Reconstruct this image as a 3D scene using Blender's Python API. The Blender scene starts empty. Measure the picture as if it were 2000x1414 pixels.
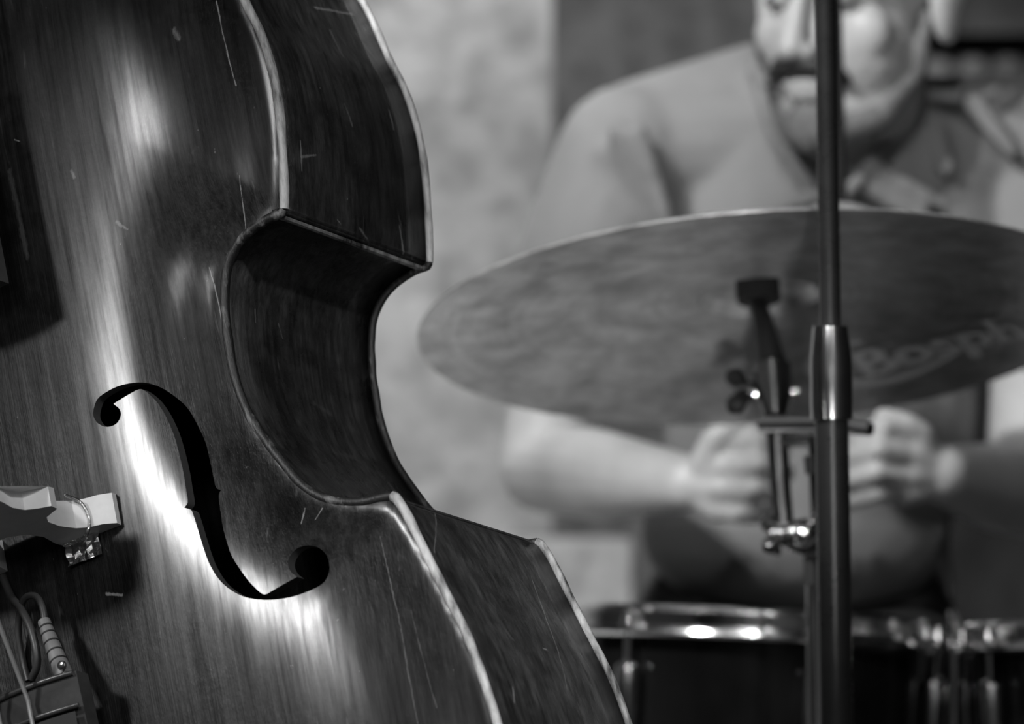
import bpy, bmesh, math, random
import numpy as np
from mathutils import Vector, Matrix, noise
from mathutils.geometry import delaunay_2d_cdt
from mathutils.bvhtree import BVHTree
random.seed(4)
rng = np.random.default_rng(4)
SC = bpy.context.scene
COL = SC.collection
PI = math.pi

# ------------------------------------------------------------------ camera
FPX = 14300.0                       # focal length in pixels of the 2000 x 1414 frame
PITCH = math.atan(582 / FPX)
CAMZ = 0.62
cam_d = bpy.data.cameras.new('camera')
cam_d.sensor_width = 36.0
cam_d.lens = 36.0 * FPX / 2000.0
cam_d.dof.use_dof = True
cam_d.dof.focus_distance = 5.46
cam_d.dof.aperture_fstop = 5.2
cam_d.dof.aperture_blades = 7
cam_d.clip_start = 0.1
cam = bpy.data.objects.new('camera', cam_d)
COL.objects.link(cam)
cam.location = (0, 0, CAMZ)
cam.rotation_euler = (PI / 2 + PITCH, 0, 0)
SC.camera = cam

# ------------------------------------------------------------------ light
SC.view_settings.view_transform = 'Standard'
SC.view_settings.look = 'None'
SC.view_settings.gamma = 1.0
SC.view_settings.use_curve_mapping = False
SC.view_settings.exposure = 0.0
wd = bpy.data.worlds.new('dim_club')
SC.world = wd
wd.use_nodes = True
wd.node_tree.nodes['Background'].inputs[0].default_value = (0.5, 0.5, 0.5, 1)
wd.node_tree.nodes['Background'].inputs[1].default_value = 0.018


def spot(name, loc, target, power, radius, angle=60, blend=0.5):
    l = bpy.data.lights.new(name, 'SPOT')
    l.energy = power
    l.shadow_soft_size = radius
    l.spot_size = math.radians(angle)
    l.spot_blend = blend
    o = bpy.data.objects.new(name, l)
    COL.objects.link(o)
    o.location = loc
    o.rotation_euler = (Vector(target) - Vector(loc)).to_track_quat('-Z', 'Y').to_euler()
    return o


BT = (-0.25, 5.45, 0.85)
FT = (-0.24, 5.42, 0.72)
spot('stage_spot_side', (-2.7, 4.0, 2.15), FT, 340, 0.21, 12, 1.0)
spot('stage_spot_front', (0.9, 2.6, 3.3), BT, 160, 0.08, 24)
spot('added_wash', (-1.5, 0.8, 2.6), (0.4, 6.2, 0.8), 190, 0.5, 36)  # added wide light out of view, put in to brighten the chrome
spot('drums_key_and_fill', (-1.7, 4.5, 3.0), (0.45, 6.9, 0.8), 300, 0.06, 30, 0.4)
spot('drums_key_and_fill', (-1.35, 4.4, 3.0), (0.45, 6.9, 0.8), 300, 0.06, 30, 0.4)
spot('drums_key_and_fill', (0.25, 3.9, 2.7), (0.5, 6.9, 0.9), 90, 0.06, 26)  # added frontal fill for the shaded cheek of the drummer
spot('stage_spot_wall', (0.15, 6.2, 3.2), (-0.95, 8.4, 1.0), 330, 0.15, 66, 1.0)
spot('added_floor_spot', (-0.35, 7.45, 3.25), (-0.3, 7.55, 0), 520, 0.12, 36, 0.6)  # added spot: the lit floor brightens the reflection in the ride cymbal
spot('footlight', (0.245, 3.3, 0.22), (0.03, 6.4, 0.93), 480, 0.10, 10, 1.0)
hl = bpy.data.lights.new('added_room_fill', 'POINT')  # added unseen fill, bounced off front wall and ceiling for chrome reflections
hl.energy = 50
hl.shadow_soft_size = 0.12
ho = bpy.data.objects.new('added_room_fill', hl)
COL.objects.link(ho)
ho.location = (1.6, -0.6, 2.7)

# ------------------------------------------------------------------ helpers
R3 = Matrix(((1, 0, 0), (0, math.cos(PITCH), -math.sin(PITCH)), (0, math.sin(PITCH), math.cos(PITCH))))


def cw(v):
    """camera-frame vector (right, forward, up) to world vector"""
    return R3 @ Vector(v)


def P(x, y, dep):
    """pixel and depth along the optical axis to a world point"""
    return Vector((0, 0, CAMZ)) + cw(((x - 1000) / FPX * dep, dep, (707 - y) / FPX * dep))


def link(name, me, mat=None, parent=None, smooth=True):
    o = bpy.data.objects.new(name, me)
    COL.objects.link(o)
    if mat is not None:
        me.materials.append(mat)
    if smooth:
        me.polygons.foreach_set('use_smooth', [True] * len(me.polygons))
    if parent is not None:
        o.parent = parent
    return o


def from_bm(name, bm, mat=None, parent=None, smooth=True, sharp=40):
    bmesh.ops.recalc_face_normals(bm, faces=bm.faces)
    me = bpy.data.meshes.new(name)
    bm.to_mesh(me)
    bm.free()
    o = link(name, me, mat, parent, smooth)
    if smooth and sharp:
        me.set_sharp_from_angle(angle=math.radians(sharp))
    return o


def pydata(name, v, f, mat=None, parent=None, smooth=True, sharp=40):
    me = bpy.data.meshes.new(name)
    me.from_pydata([tuple(x) for x in v], [], [tuple(x) for x in f])
    me.update()
    o = link(name, me, mat, parent, smooth)
    if smooth and sharp:
        me.set_sharp_from_angle(angle=math.radians(sharp))
    return o


def empty(name, loc=(0, 0, 0), parent=None):
    o = bpy.data.objects.new(name, None)
    COL.objects.link(o)
    o.location = loc
    o.empty_display_size = 0.1
    if parent is not None:
        o.parent = parent
    return o


def tag(o, label, cat, group=None, kind=None):
    if label: o['label'] = label
    if cat: o['category'] = cat
    if group: o['group'] = group
    if kind: o['kind'] = kind
    return o


def frames(pts, closed=False):
    """tangent and a stable normal along a polyline"""
    n = len(pts)
    T = []
    for i in range(n):
        a = pts[(i - 1) % n] if (closed or i > 0) else pts[i]
        b = pts[(i + 1) % n] if (closed or i < n - 1) else pts[i]
        T.append((b - a).normalized())
    up = Vector((0, 0, 1)) if abs(T[0].z) < 0.9 else Vector((1, 0, 0))
    N = [(up - T[0] * up.dot(T[0])).normalized()]
    for i in range(1, n):
        q = N[-1] - T[i] * N[-1].dot(T[i])
        N.append(q.normalized() if q.length > 1e-6 else N[-1])
    return T, N


def bm_tube(bm, pts, rad, seg=12, closed=False, caps=True):
    pts = [Vector(p) for p in pts]
    if not hasattr(rad, '__len__'):
        rad = [rad] * len(pts)
    T, N = frames(pts, closed)
    rings = []
    for p, t, nn, r in zip(pts, T, N, rad):
        b = t.cross(nn)
        rings.append([bm.verts.new(p + (nn * math.cos(2 * PI * k / seg) + b * math.sin(2 * PI * k / seg)) * r) for k in range(seg)])
    m = len(rings)
    for i in range(m if closed else m - 1):
        a, c = rings[i], rings[(i + 1) % m]
        for k in range(seg):
            bm.faces.new((a[k], a[(k + 1) % seg], c[(k + 1) % seg], c[k]))
    if caps and not closed:
        bm.faces.new(rings[0][::-1])
        bm.faces.new(rings[-1])
    return bm


def tube(name, pts, rad, mat, parent=None, seg=14, closed=False, sharp=40):
    return from_bm(name, bm_tube(bmesh.new(), pts, rad, seg, closed), mat, parent, True, sharp)


def lathe(name, base, axis, prof, mat, parent=None, seg=48, closed_prof=False, sharp=35, xdir=None):
    """prof: (radius, height) pairs, turned about axis through base"""
    base = Vector(base); ax = Vector(axis).normalized()
    x = Vector(xdir) if xdir is not None else (Vector((1, 0, 0)) if abs(ax.x) < 0.8 else Vector((0, 1, 0)))
    x = (x - ax * x.dot(ax)).normalized(); y = ax.cross(x)
    v, f = [], []
    n = len(prof)
    for (r, h) in prof:
        for k in range(seg):
            a = 2 * PI * k / seg
            v.append(base + ax * h + (x * math.cos(a) + y * math.sin(a)) * r)
    for i in range(n if closed_prof else n - 1):
        j = (i + 1) % n
        for k in range(seg):
            l = (k + 1) % seg
            f.append((i * seg + k, i * seg + l, j * seg + l, j * seg + k))
    bm = bmesh.new()
    bv = [bm.verts.new(p) for p in v]
    for q in f:
        bm.faces.new([bv[i] for i in q])
    bmesh.ops.remove_doubles(bm, verts=bm.verts, dist=1e-6)
    return from_bm(name, bm, mat, parent, True, sharp)


def bm_box(bm, c, ax, ay, az, sx, sy, sz, bevel=0.0):
    c = Vector(c)
    vs = []
    for k in (-1, 1):
        for j in (-1, 1):
            for i in (-1, 1):
                vs.append(bm.verts.new(c + Vector(ax) * (i * sx / 2) + Vector(ay) * (j * sy / 2) + Vector(az) * (k * sz / 2)))
    fs = [(0, 2, 3, 1), (4, 5, 7, 6), (0, 1, 5, 4), (2, 6, 7, 3), (0, 4, 6, 2), (1, 3, 7, 5)]
    faces = [bm.faces.new([vs[i] for i in q]) for q in fs]
    if bevel > 0:
        es = set(e for fc in faces for e in fc.edges)
        bmesh.ops.bevel(bm, geom=list(es), offset=bevel, segments=2, affect='EDGES', profile=0.6)
    return bm


X, Y, Z = Vector((1, 0, 0)), Vector((0, 1, 0)), Vector((0, 0, 1))


def box(name, c, size, mat, parent=None, axes=(X, Y, Z), bevel=0.0):
    return from_bm(name, bm_box(bmesh.new(), c, axes[0], axes[1], axes[2], size[0], size[1], size[2], bevel), mat, parent, True, 30)


def spline(pts, n=8, closed=False):
    """Catmull-Rom through points (tuples of any length)"""
    A = [np.array(p, float) for p in pts]
    out = []
    m = len(A)
    for i in range(m if closed else m - 1):
        p0 = A[(i - 1) % m] if (closed or i > 0) else 2 * A[0] - A[1]
        p1, p2 = A[i], A[(i + 1) % m]
        p3 = A[(i + 2) % m] if (closed or i + 2 < m) else 2 * A[-1] - A[-2]
        for k in range(n):
            t = k / n
            out.append(0.5 * (2 * p1 + (p2 - p0) * t + (2 * p0 - 5 * p1 + 4 * p2 - p3) * t * t + (3 * p1 - p0 - 3 * p2 + p3) * t ** 3))
    if not closed:
        out.append(A[-1])
    return out


# ------------------------------------------------------------------ materials
def g(v):
    return (v, v, v, 1)


class NT:
    def __init__(s, name):
        s.m = bpy.data.materials.new(name)
        s.m.use_nodes = True
        s.t = s.m.node_tree
        s.b = s.t.nodes['Principled BSDF']

    def n(s, typ, **kw):
        o = s.t.nodes.new(typ)
        for k, v in kw.items():
            setattr(o, k, v)
        return o

    def l(s, a, b):
        s.t.links.new(a, b)

    def coords(s, scale=(1, 1, 1), rot=(0, 0, 0)):
        tc = s.n('ShaderNodeTexCoord')
        mp = s.n('ShaderNodeMapping')
        mp.inputs['Scale'].default_value = scale
        mp.inputs['Rotation'].default_value = rot
        s.l(tc.outputs['Object'], mp.inputs['Vector'])
        return mp.outputs['Vector']

    def noise(s, scale=5, detail=4, rough=0.55, vec=None, dist=0):
        o = s.n('ShaderNodeTexNoise')
        o.inputs['Scale'].default_value = scale
        o.inputs['Detail'].default_value = detail
        o.inputs['Roughness'].default_value = rough
        o.inputs['Distortion'].default_value = dist
        if vec is not None:
            s.l(vec, o.inputs['Vector'])
        return o.outputs['Fac']

    def ramp(s, fac, stops):
        o = s.n('ShaderNodeValToRGB')
        e = o.color_ramp.elements
        while len(e) < len(stops):
            e.new(0.5)
        for q, (p, v) in zip(e, stops):
            q.position = p
            q.color = g(v)
        s.l(fac, o.inputs['Fac'])
        return o.outputs['Color']

    def mix(s, a, b, fac, mode='MIX'):
        o = s.n('ShaderNodeMix', data_type='RGBA', blend_type=mode)
        for i, v in ((6, a), (7, b), (0, fac)):
            if hasattr(v, 'is_linked'):
                s.l(v, o.inputs[i])
            else:
                o.inputs[i].default_value = v if i == 0 else g(v)
        return o.outputs[2]

    def math(s, op, a, b=0.0, c=None):
        o = s.n('ShaderNodeMath', operation=op)
        for i, v in enumerate((a, b) if c is None else (a, b, c)):
            if hasattr(v, 'is_linked'):
                s.l(v, o.inputs[i])
            else:
                o.inputs[i].default_value = v
        return o.outputs[0]

    def bump(s, h, strength=0.3, dist=0.001):
        o = s.n('ShaderNodeBump')
        o.inputs['Strength'].default_value = strength
        o.inputs['Distance'].default_value = dist
        s.l(h, o.inputs['Height'])
        s.l(o.outputs[0], s.b.inputs['Normal'])

    def set(s, **kw):
        for k, v in kw.items():
            i = s.b.inputs[k.replace('_', ' ')]
            if hasattr(v, 'is_linked'):
                s.l(v, i)
            else:
                i.default_value = v
        return s


def plain(name, col, rough=0.5, metal=0.0, var=0.15, scale=30, bump=0.0, **kw):
    t = NT(name)
    nz = t.noise(scale, 4, 0.6, t.coords())
    t.set(Base_Color=t.ramp(nz, [(0.25, col * (1 - var)), (0.75, min(1, col * (1 + var)))]), Metallic=metal)
    t.set(Roughness=t.math('MULTIPLY_ADD', nz, 0.12, rough - 0.06))
    if bump:
        t.bump(nz, bump, 0.002)
    t.set(**kw)
    return t.m


def segment_mask(t, sep, a, b, width, axes=(0, 2)):
    """soft mask of a thin stroke from a to b in two object-space axes"""
    px, py = sep.outputs[axes[0]], sep.outputs[axes[1]]
    dx, dy = b[0] - a[0], b[1] - a[1]
    L2 = dx * dx + dy * dy
    u = t.math('SUBTRACT', px, a[0]); v = t.math('SUBTRACT', py, a[1])
    h = t.math('ADD', t.math('MULTIPLY', u, dx / L2), t.math('MULTIPLY', v, dy / L2))
    h.node.use_clamp = True
    ex = t.math('SUBTRACT', u, t.math('MULTIPLY', h, dx))
    ey = t.math('SUBTRACT', v, t.math('MULTIPLY', h, dy))
    d = t.math('SQRT', t.math('ADD', t.math('MULTIPLY', ex, ex), t.math('MULTIPLY', ey, ey)))
    m = t.math('SUBTRACT', 1.0, t.math('DIVIDE', d, width))
    m.node.use_clamp = True
    return m


def varnish(name, lo, hi, rough=0.3, strokes=(), axes=(0, 2), grain=(260, 260, 6), wear=0.5, coat=0.6):
    """old dark varnish over wood grain running along the body, with scuffs and chips"""
    t = NT(name)
    gr = t.noise(1, 5, 0.6, t.coords(grain))
    broad = t.noise(1, 4, 0.55, t.coords((11, 11, 3.2)))
    plank = t.noise(1, 2, 0.5, t.coords((30, 30, 0.8)))
    blot = t.noise(26, 6, 0.7, t.coords())
    c = t.ramp(broad, [(0.34, lo), (0.68, hi)])
    c = t.mix(c, t.ramp(gr, [(0.35, 0.3), (0.65, 1.3)]), 0.7, 'MULTIPLY')
    c = t.mix(c, t.ramp(plank, [(0.35, 0.55), (0.65, 1.2)]), 0.6, 'MULTIPLY')
    c = t.mix(c, t.ramp(blot, [(0.40, 0.25), (0.58, 1.1)]), 0.6, 'MULTIPLY')
    scr = t.noise(1, 3, 0.5, t.coords((95, 95, 13), (0.05, 0.12, 0)), 0.6)
    sm = t.ramp(scr, [(0.70, 0.0), (0.755, 1.0)])
    c = t.mix(c, 0.22, t.math('MULTIPLY', sm, 0.5 * wear))
    chip = t.noise(150, 3, 0.6, t.coords((1, 1, 0.6)))
    cm = t.ramp(chip, [(0.735, 0.0), (0.77, 1.0)])
    c = t.mix(c, 0.4, t.math('MULTIPLY', cm, 0.5 * wear))
    if strokes:
        tc = t.n('ShaderNodeTexCoord')
        nz = t.n('ShaderNodeTexNoise'); nz.inputs['Scale'].default_value = 60
        t.l(tc.outputs['Object'], nz.inputs['Vector'])
        wob = t.n('ShaderNodeVectorMath', operation='MULTIPLY_ADD')
        t.l(nz.outputs['Color'], wob.inputs[0]); wob.inputs[1].default_value = (0.0016, 0.0016, 0.0016)
        t.l(tc.outputs['Object'], wob.inputs[2])
        sep = t.n('ShaderNodeSeparateXYZ'); t.l(wob.outputs[0], sep.inputs[0])
        brk = t.noise(160, 5, 0.75, t.coords((1, 1, 0.5)))
        for (a, b, wdt, val, amt) in strokes:
            m = segment_mask(t, sep, a, b, wdt, axes)
            m = t.math('MULTIPLY_ADD', m, 3.0, t.math('MULTIPLY_ADD', brk, 5.0, -4.2))
            m.node.use_clamp = True
            m = t.math('MULTIPLY', m, amt * 0.55)
            c = t.mix(c, val, m)
    t.set(Base_Color=c, Metallic=0.0)
    t.set(Roughness=t.math('MULTIPLY_ADD', t.ramp(blot, [(0.3, 0.0), (0.7, 1.0)]), 0.14, rough - 0.05))
    fine = t.noise(1, 3, 0.6, t.coords((900, 900, 40)))
    h = t.math('ADD', t.math('MULTIPLY', gr, 0.5), t.math('MULTIPLY', fine, 0.5))
    h = t.math('ADD', h, t.math('MULTIPLY', chip, 0.8))
    t.bump(h, 0.8, 0.0011)
    pol = t.math('ADD', t.math('MULTIPLY', t.noise(1, 5, 0.7, t.coords((45, 45, 7))), 0.6), t.math('MULTIPLY', gr, 0.4))
    t.set(Coat_Weight=t.math('MULTIPLY', t.ramp(pol, [(0.34, 0.2), (0.64, 1.0)]), coat), Coat_Roughness=0.2)
    t.set(Specular_IOR_Level=t.math('MULTIPLY', t.ramp(pol, [(0.34, 0.4), (0.64, 1.0)]), 0.2))
    return t.m


M = {}
M['chrome'] = plain('chrome', 0.9, 0.14, 1.0, 0.04)
M['dark_chrome'] = plain('dark_chrome', 0.25, 0.22, 1.0, 0.1)
M['black_plastic'] = plain('black_plastic', 0.012, 0.4, 0, 0.2)
M['rubber'] = plain('rubber', 0.012, 0.7, 0, 0.2)
M['felt'] = plain('felt', 0.004, 0.95, 0, 0.3, 200)
M['black_steel'] = plain('black_steel', 0.02, 0.28, 0.3, 0.2)
M['ebony'] = plain('ebony', 0.045, 0.3, 0, 0.3, 60, 0.1)
M['maple'] = plain('maple', 0.7, 0.5, 0, 0.12, 40, 0.1)
M['string'] = plain('wound_string', 0.32, 0.45, 0.3, 0.1, 300)
M['cable'] = plain('cable', 0.05, 0.45, 0, 0.1)
M['plug'] = plain('grey_plastic', 0.22, 0.42, 0, 0.1)
M['foil'] = plain('foil', 0.6, 0.25, 1.0, 0.2, 120, 0.5)
M['lacquer'] = plain('black_lacquer', 0.006, 0.12, 0, 0.1)
M['drumhead'] = plain('drumhead', 0.5, 0.5, 0, 0.05)
M['skin'] = plain('skin', 0.40, 0.5, 0, 0.12, 18, 0.05)
M['shirt'] = plain('cotton_shirt', 0.2, 0.85, 0, 0.1, 14, 0.15)
M['trousers'] = plain('dark_cloth', 0.02, 0.9, 0, 0.2, 20)
M['hair'] = plain('dark_hair', 0.02, 0.6, 0, 0.4, 60, 0.3)
M['beard'] = plain('grey_beard', 0.14, 0.7, 0, 0.4, 70, 0.3)
M['white_eye'] = plain('eye_white', 0.5, 0.3, 0, 0.02)
M['iris'] = plain('eye_dark', 0.03, 0.2, 0, 0.02)
M['print'] = plain('shirt_print', 0.165, 0.9, 0, 0.2)
M['logo'] = plain('logo_ink', 0.8, 0.5, 0, 0.1)
M['vinyl'] = plain('stool_vinyl', 0.02, 0.4, 0, 0.2)


def bronze():
    t = NT('cymbal_bronze')
    tc = t.n('ShaderNodeTexCoord')
    sep = t.n('ShaderNodeSeparateXYZ'); t.l(tc.outputs['Object'], sep.inputs[0])
    r = t.math('SQRT', t.math('ADD', t.math('POWER', sep.outputs[0], 2), t.math('POWER', sep.outputs[1], 2)))
    ring = t.n('ShaderNodeTexNoise', noise_dimensions='1D'); ring.inputs['Scale'].default_value = 160
    ring.inputs['Detail'].default_value = 5
    t.l(r, ring.inputs['W'])
    blot = t.noise(24, 5, 0.65, t.coords())
    c = t.mix(t.ramp(blot, [(0.36, 0.34), (0.64, 0.68)]), t.ramp(ring.outputs['Fac'], [(0.3, 0.75), (0.7, 1.0)]), 0.6, 'MULTIPLY')
    t.set(Base_Color=c, Metallic=0.6, Roughness=0.3)
    hm = t.noise(38, 3, 0.6, t.coords())
    t.bump(t.math('ADD', t.math('MULTIPLY', ring.outputs['Fac'], 0.25), hm), 0.3, 0.003)
    return t.m


M['bronze'] = bronze()


def plaster(name, lo, hi, sc=3.0):
    t = NT(name)
    a = t.noise(sc, 7, 0.62, t.coords(), 0.6)
    b = t.noise(sc * 4.5, 5, 0.6, t.coords())
    c = t.ramp(a, [(0.3, lo), (0.7, hi)])
    c = t.mix(c, t.ramp(b, [(0.36, 0.45), (0.58, 1.0)]), 0.7, 'MULTIPLY')
    t.set(Base_Color=c, Roughness=0.95)
    t.bump(t.math('ADD', a, b), 0.6, 0.02)
    return t.m


M['plaster'] = plaster('old_plaster', 0.30, 0.62, 4.0)
M['stone'] = plaster('dark_stone', 0.11, 0.24, 5)
M['low_stone'] = plaster('near_black_stone', 0.02, 0.05, 5)  # near-black tone for the wall section below the niche
M['floorwood'] = plaster('worn_floor', 0.28, 0.42, 2)
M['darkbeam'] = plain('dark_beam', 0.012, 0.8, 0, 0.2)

# ------------------------------------------------------------------ the place
fl = box('floor', (0, 5, -0.05), (9, 13, 0.1), M['floorwood'])
tag(fl, 'worn grey stage floor under the band', 'floor', kind='structure')


def wall(name, xa, xb, ya, yb, dep0, thick, mat, label):
    """upright wall whose front face stands at world y = dep0"""
    o = box(name, ((xa + xb) / 2, dep0 + thick / 2, (ya + yb) / 2), (xb - xa, thick, yb - ya), mat)
    tag(o, label, 'wall', kind='structure')
    return o


xe = P(1078, 200, 8.3).x
wall('wall_left', -4.4, xe, 0, 3.4, 8.3, 0.75, M['plaster'], 'pale blotchy plastered wall between the bass and the drummer')
WB = 8.62
zn0, zn1 = P(0, 104, WB).z, P(0, 62, WB).z
xn = P(1790, 60, WB).x
wall('wall_back', xe, xn, 0, 3.4, WB, 0.3, M['stone'], 'dark stone wall recess behind the drummer')
wall('wall_back', xn, 4.4, 0, zn0, WB, 0.3, M['low_stone'], 'dark stone wall below the niche')
wall('wall_back', xn, 4.4, zn1, 3.4, WB, 0.3, M['stone'], 'dark stone wall above the niche')
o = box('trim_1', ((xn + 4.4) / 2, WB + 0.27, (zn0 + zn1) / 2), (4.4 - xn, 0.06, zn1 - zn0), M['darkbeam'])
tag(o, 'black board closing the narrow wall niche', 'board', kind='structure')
for nm, cc_, sz_, mt, lb in (('wall_right', (4.45, 3.5, 1.7), (0.1, 10, 3.4), 'stone', 'dark stone side wall of the club'), ('wall_side', (-4.45, 3.5, 1.7), (0.1, 10, 3.4), 'plaster', 'pale plastered side wall of the club'), ('wall_front', (0, -1.45, 1.7), (8.8, 0.1, 3.4), 'plaster', 'pale plastered wall facing the stage'), ('ceiling', (0, 3.7, 3.45), (9, 10.6, 0.1), 'stone', 'dark ceiling above the stage')):
    o = box(nm, cc_, sz_, M[mt])
    tag(o, lb, nm.split('_')[0], kind='structure')
zpl = P(0, 1050, 8.2).z
xpl = P(1236, 1100, 8.2).x
o = box('trim_3', ((xpl - 4.4) / 2, 8.25, zpl / 2), (xpl + 4.4, 0.1, zpl), M['plaster'], bevel=0.01)
tag(o, 'low pale plinth along the foot of the plastered wall', 'plinth', kind='structure')
ledge = empty('trim_2', (xn, WB, zn0))
tag(ledge, 'course of rounded stones below the dark niche', 'stone course', kind='structure')
xx = 0.0
k = 0
while xx < 0.6:
    wdt = 0.036 + 0.012 * rng.random()
    bm = bmesh.new()
    bmesh.ops.create_icosphere(bm, subdivisions=2, radius=0.5)
    for v in bm.verts:
        v.co = Vector((v.co.x * wdt, v.co.y * 0.05, v.co.z * 0.034))
        v.co += Vector((xx + wdt / 2, -0.004, -0.021 + 0.003 * rng.random()))
    from_bm('stone', bm, M['plaster'], ledge)
    xx += wdt * 0.98
    k += 1

# ------------------------------------------------------------------ double bass
ZB = 5.5
dC = Vector((0.54392141, 0.81688197, -0.19197226))
uC = Vector((-0.18695542, 0.34099272, 0.92128803))
wC = dC.cross(uC)
W, D, U = cw(wC), cw(dC), cw(uC)                 # bass axes: across, into the body, up the body
B0 = P(125, 1087, ZB)                             # foot line of the bridge on the belly
RIB = 0.195


def ray_local(x, y, h=0.0):
    """pixel onto the plane h in front of the belly edge plane, in bass coordinates (across, up)"""
    o = Vector((0, 0, CAMZ)); r = P(x, y, 1.0) - o
    q = B0 - D * h
    s = (q - o).dot(D) / r.dot(D)
    Xp = o + r * s - B0
    return Xp.dot(W), Xp.dot(U)


def BL(x, y, h):
    a, c = ray_local(x, y, h)
    return Vector((a, -h, c))


tr_up = [(475, 0), (505, 60), (528, 130), (543, 210), (550, 300), (553, 370), (553, 408)]
tr_c = [(548, 417), (520, 428), (485, 452), (459, 482), (442, 522), (437, 570), (438, 610), (443, 660), (455, 730), (480, 800), (510, 850), (548, 900), (590, 948), (640, 975), (700, 980), (740, 972), (764, 968)]
tr_lo = [(772, 972), (792, 1003), (830, 1080), (870, 1160), (910, 1240), (940, 1320), (970, 1414)]
up_b = [(0.0, 0.637), (0.03, 0.635), (0.055, 0.618), (0.075, 0.585), (0.115, 0.55), (0.165, 0.515), (0.205, 0.47), (0.233, 0.42)] + [ray_local(*q) for q in tr_up]
c_b = [ray_local(*q) for q in tr_c]
lo_b = [ray_local(*q) for q in tr_lo] + [(0.342, -0.275), (0.337, -0.33), (0.313, -0.38), (0.27, -0.425), (0.21, -0.46), (0.135, -0.483), (0.06, -0.493), (0.0, -0.495)]
S_up, S_c, S_lo = [[np.array(q) for q in spline(s, 6)] for s in (up_b, c_b, lo_b)]
right = S_up + S_c + S_lo
left = [np.array((-q[0], q[1])) for q in right[1:-1]][::-1]
OUT = np.array(right + left)                     # closed outline of the belly


def seg_dist(Q, L, closed=True):
    A = np.asarray(L); Bq = np.roll(A, -1, 0) if closed else A[1:]
    if not closed: A = A[:-1]
    best = np.full(len(Q), 1e9)
    for a, b in zip(A, Bq):
        ab = b - a; l2 = max(ab.dot(ab), 1e-12)
        t = np.clip(((Q - a) @ ab) / l2, 0, 1)
        e = Q - a - t[:, None] * ab
        best = np.minimum(best, (e * e).sum(1))
    return np.sqrt(best)


def inside(Q, L):
    L = np.asarray(L); r = np.zeros(len(Q), bool)
    x, y = Q[:, 0], Q[:, 1]
    for a, b in zip(L, np.roll(L, -1, 0)):
        c = (a[1] > y) != (b[1] > y)
        with np.errstate(divide='ignore', invalid='ignore'):
            xi = (b[0] - a[0]) * (y - a[1]) / (b[1] - a[1]) + a[0]
        r ^= c & (x < xi)
    return r


# arching: a soap-film dome over the outline, flattened on top, with a hollow channel along the edge
GS = 0.005
gx = np.arange(-0.40, 0.4001, GS); gz = np.arange(-0.54, 0.6801, GS)
GX, GZ = np.meshgrid(gx, gz, indexing='ij')
ins = inside(np.stack([GX.ravel(), GZ.ravel()], 1), OUT).reshape(GX.shape)
ph = np.zeros_like(GX)
chk = (np.add.outer(np.arange(len(gx)), np.arange(len(gz))) % 2) == 0
for it in range(900):
    for par in (chk, ~chk):
        nb = np.zeros_like(ph)
        nb[1:-1, 1:-1] = 0.25 * (ph[2:, 1:-1] + ph[:-2, 1:-1] + ph[1:-1, 2:] + ph[1:-1, :-2] + GS * GS)
        m = par & ins
        ph[m] += 1.93 * (nb[m] - ph[m])
ph /= ph.max()
for it in range(14):
    q = ph.copy()
    q[1:-1, 1:-1] = 0.25 * ph[1:-1, 1:-1] * 2 + 0.125 * (ph[2:, 1:-1] + ph[:-2, 1:-1] + ph[1:-1, 2:] + ph[1:-1, :-2])
    ph = q


def sample(Q):
    """cubic sampling of the dome grid"""
    fx = (Q[:, 0] - gx[0]) / GS; fz = (Q[:, 1] - gz[0]) / GS
    ix = np.clip(np.floor(fx).astype(int), 1, len(gx) - 3); iz = np.clip(np.floor(fz).astype(int), 1, len(gz) - 3)
    tx = fx - ix; tz = fz - iz

    def wts(t):
        return [(1 - t) ** 3 / 6, (3 * t ** 3 - 6 * t ** 2 + 4) / 6, (-3 * t ** 3 + 3 * t ** 2 + 3 * t + 1) / 6, t ** 3 / 6]
    wx, wz = wts(tx), wts(tz)
    r = np.zeros(len(Q))
    for i in range(4):
        for j in range(4):
            r += wx[i] * wz[j] * ph[ix - 1 + i, iz - 1 + j]
    return r


HARCH = 0.038


def sstep(a, b, x):
    t = np.clip((x - a) / (b - a), 0, 1)
    return t * t * (3 - 2 * t)


def arch(Q):
    Q = np.asarray(Q, float).reshape(-1, 2)
    u = np.clip(sample(Q), 0, 1)
    dd = seg_dist(Q, OUT)
    h = HARCH * 1.4 * u / (u + 0.4) * (1 - np.exp(-dd / 0.018))
    h -= 0.0026 * (dd / 0.022) * np.exp(1 - dd / 0.022)
    return h


def surf(x, y):
    """pixel onto the arched belly"""
    h = 0.015
    for _ in range(5):
        q = ray_local(x, y, h)
        h = float(arch([q])[0])
    return q


fz = [(318, 345), (330, 312), (360, 288), (400, 268), (440, 258), (480, 255), (520, 262), (560, 280), (600, 308), (635, 340), (660, 380), (680, 420), (698, 460), (708, 500), (718, 545), (727, 590), (735, 614), (750, 620), (742, 640), (748, 690), (755, 740), (768, 790), (785, 840), (812, 885), (845, 930), (880, 965), (900, 974), (930, 958), (970, 935), (1008, 915), (985, 895), (976, 865), (990, 835), (1015, 815), (1050, 808), (1085, 818), (1110, 845), (1118, 880), (1112, 912), (1092, 940), (1050, 962), (1000, 980), (950, 990), (900, 993), (850, 988), (810, 975), (770, 950), (740, 920), (715, 880), (700, 845), (685, 800), (670, 750), (656, 705), (648, 688), (625, 680), (637, 660), (630, 610), (622, 560), (610, 505), (598, 460), (585, 420), (565, 375), (545, 340), (520, 308), (490, 283), (470, 279), (430, 300), (385, 328), (405, 345), (410, 365), (400, 390), (380, 403), (355, 405), (330, 392), (317, 370)]
FH = np.array([surf(a * 0.5757, b * 0.5757 + 600) for a, b in fz])


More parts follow.
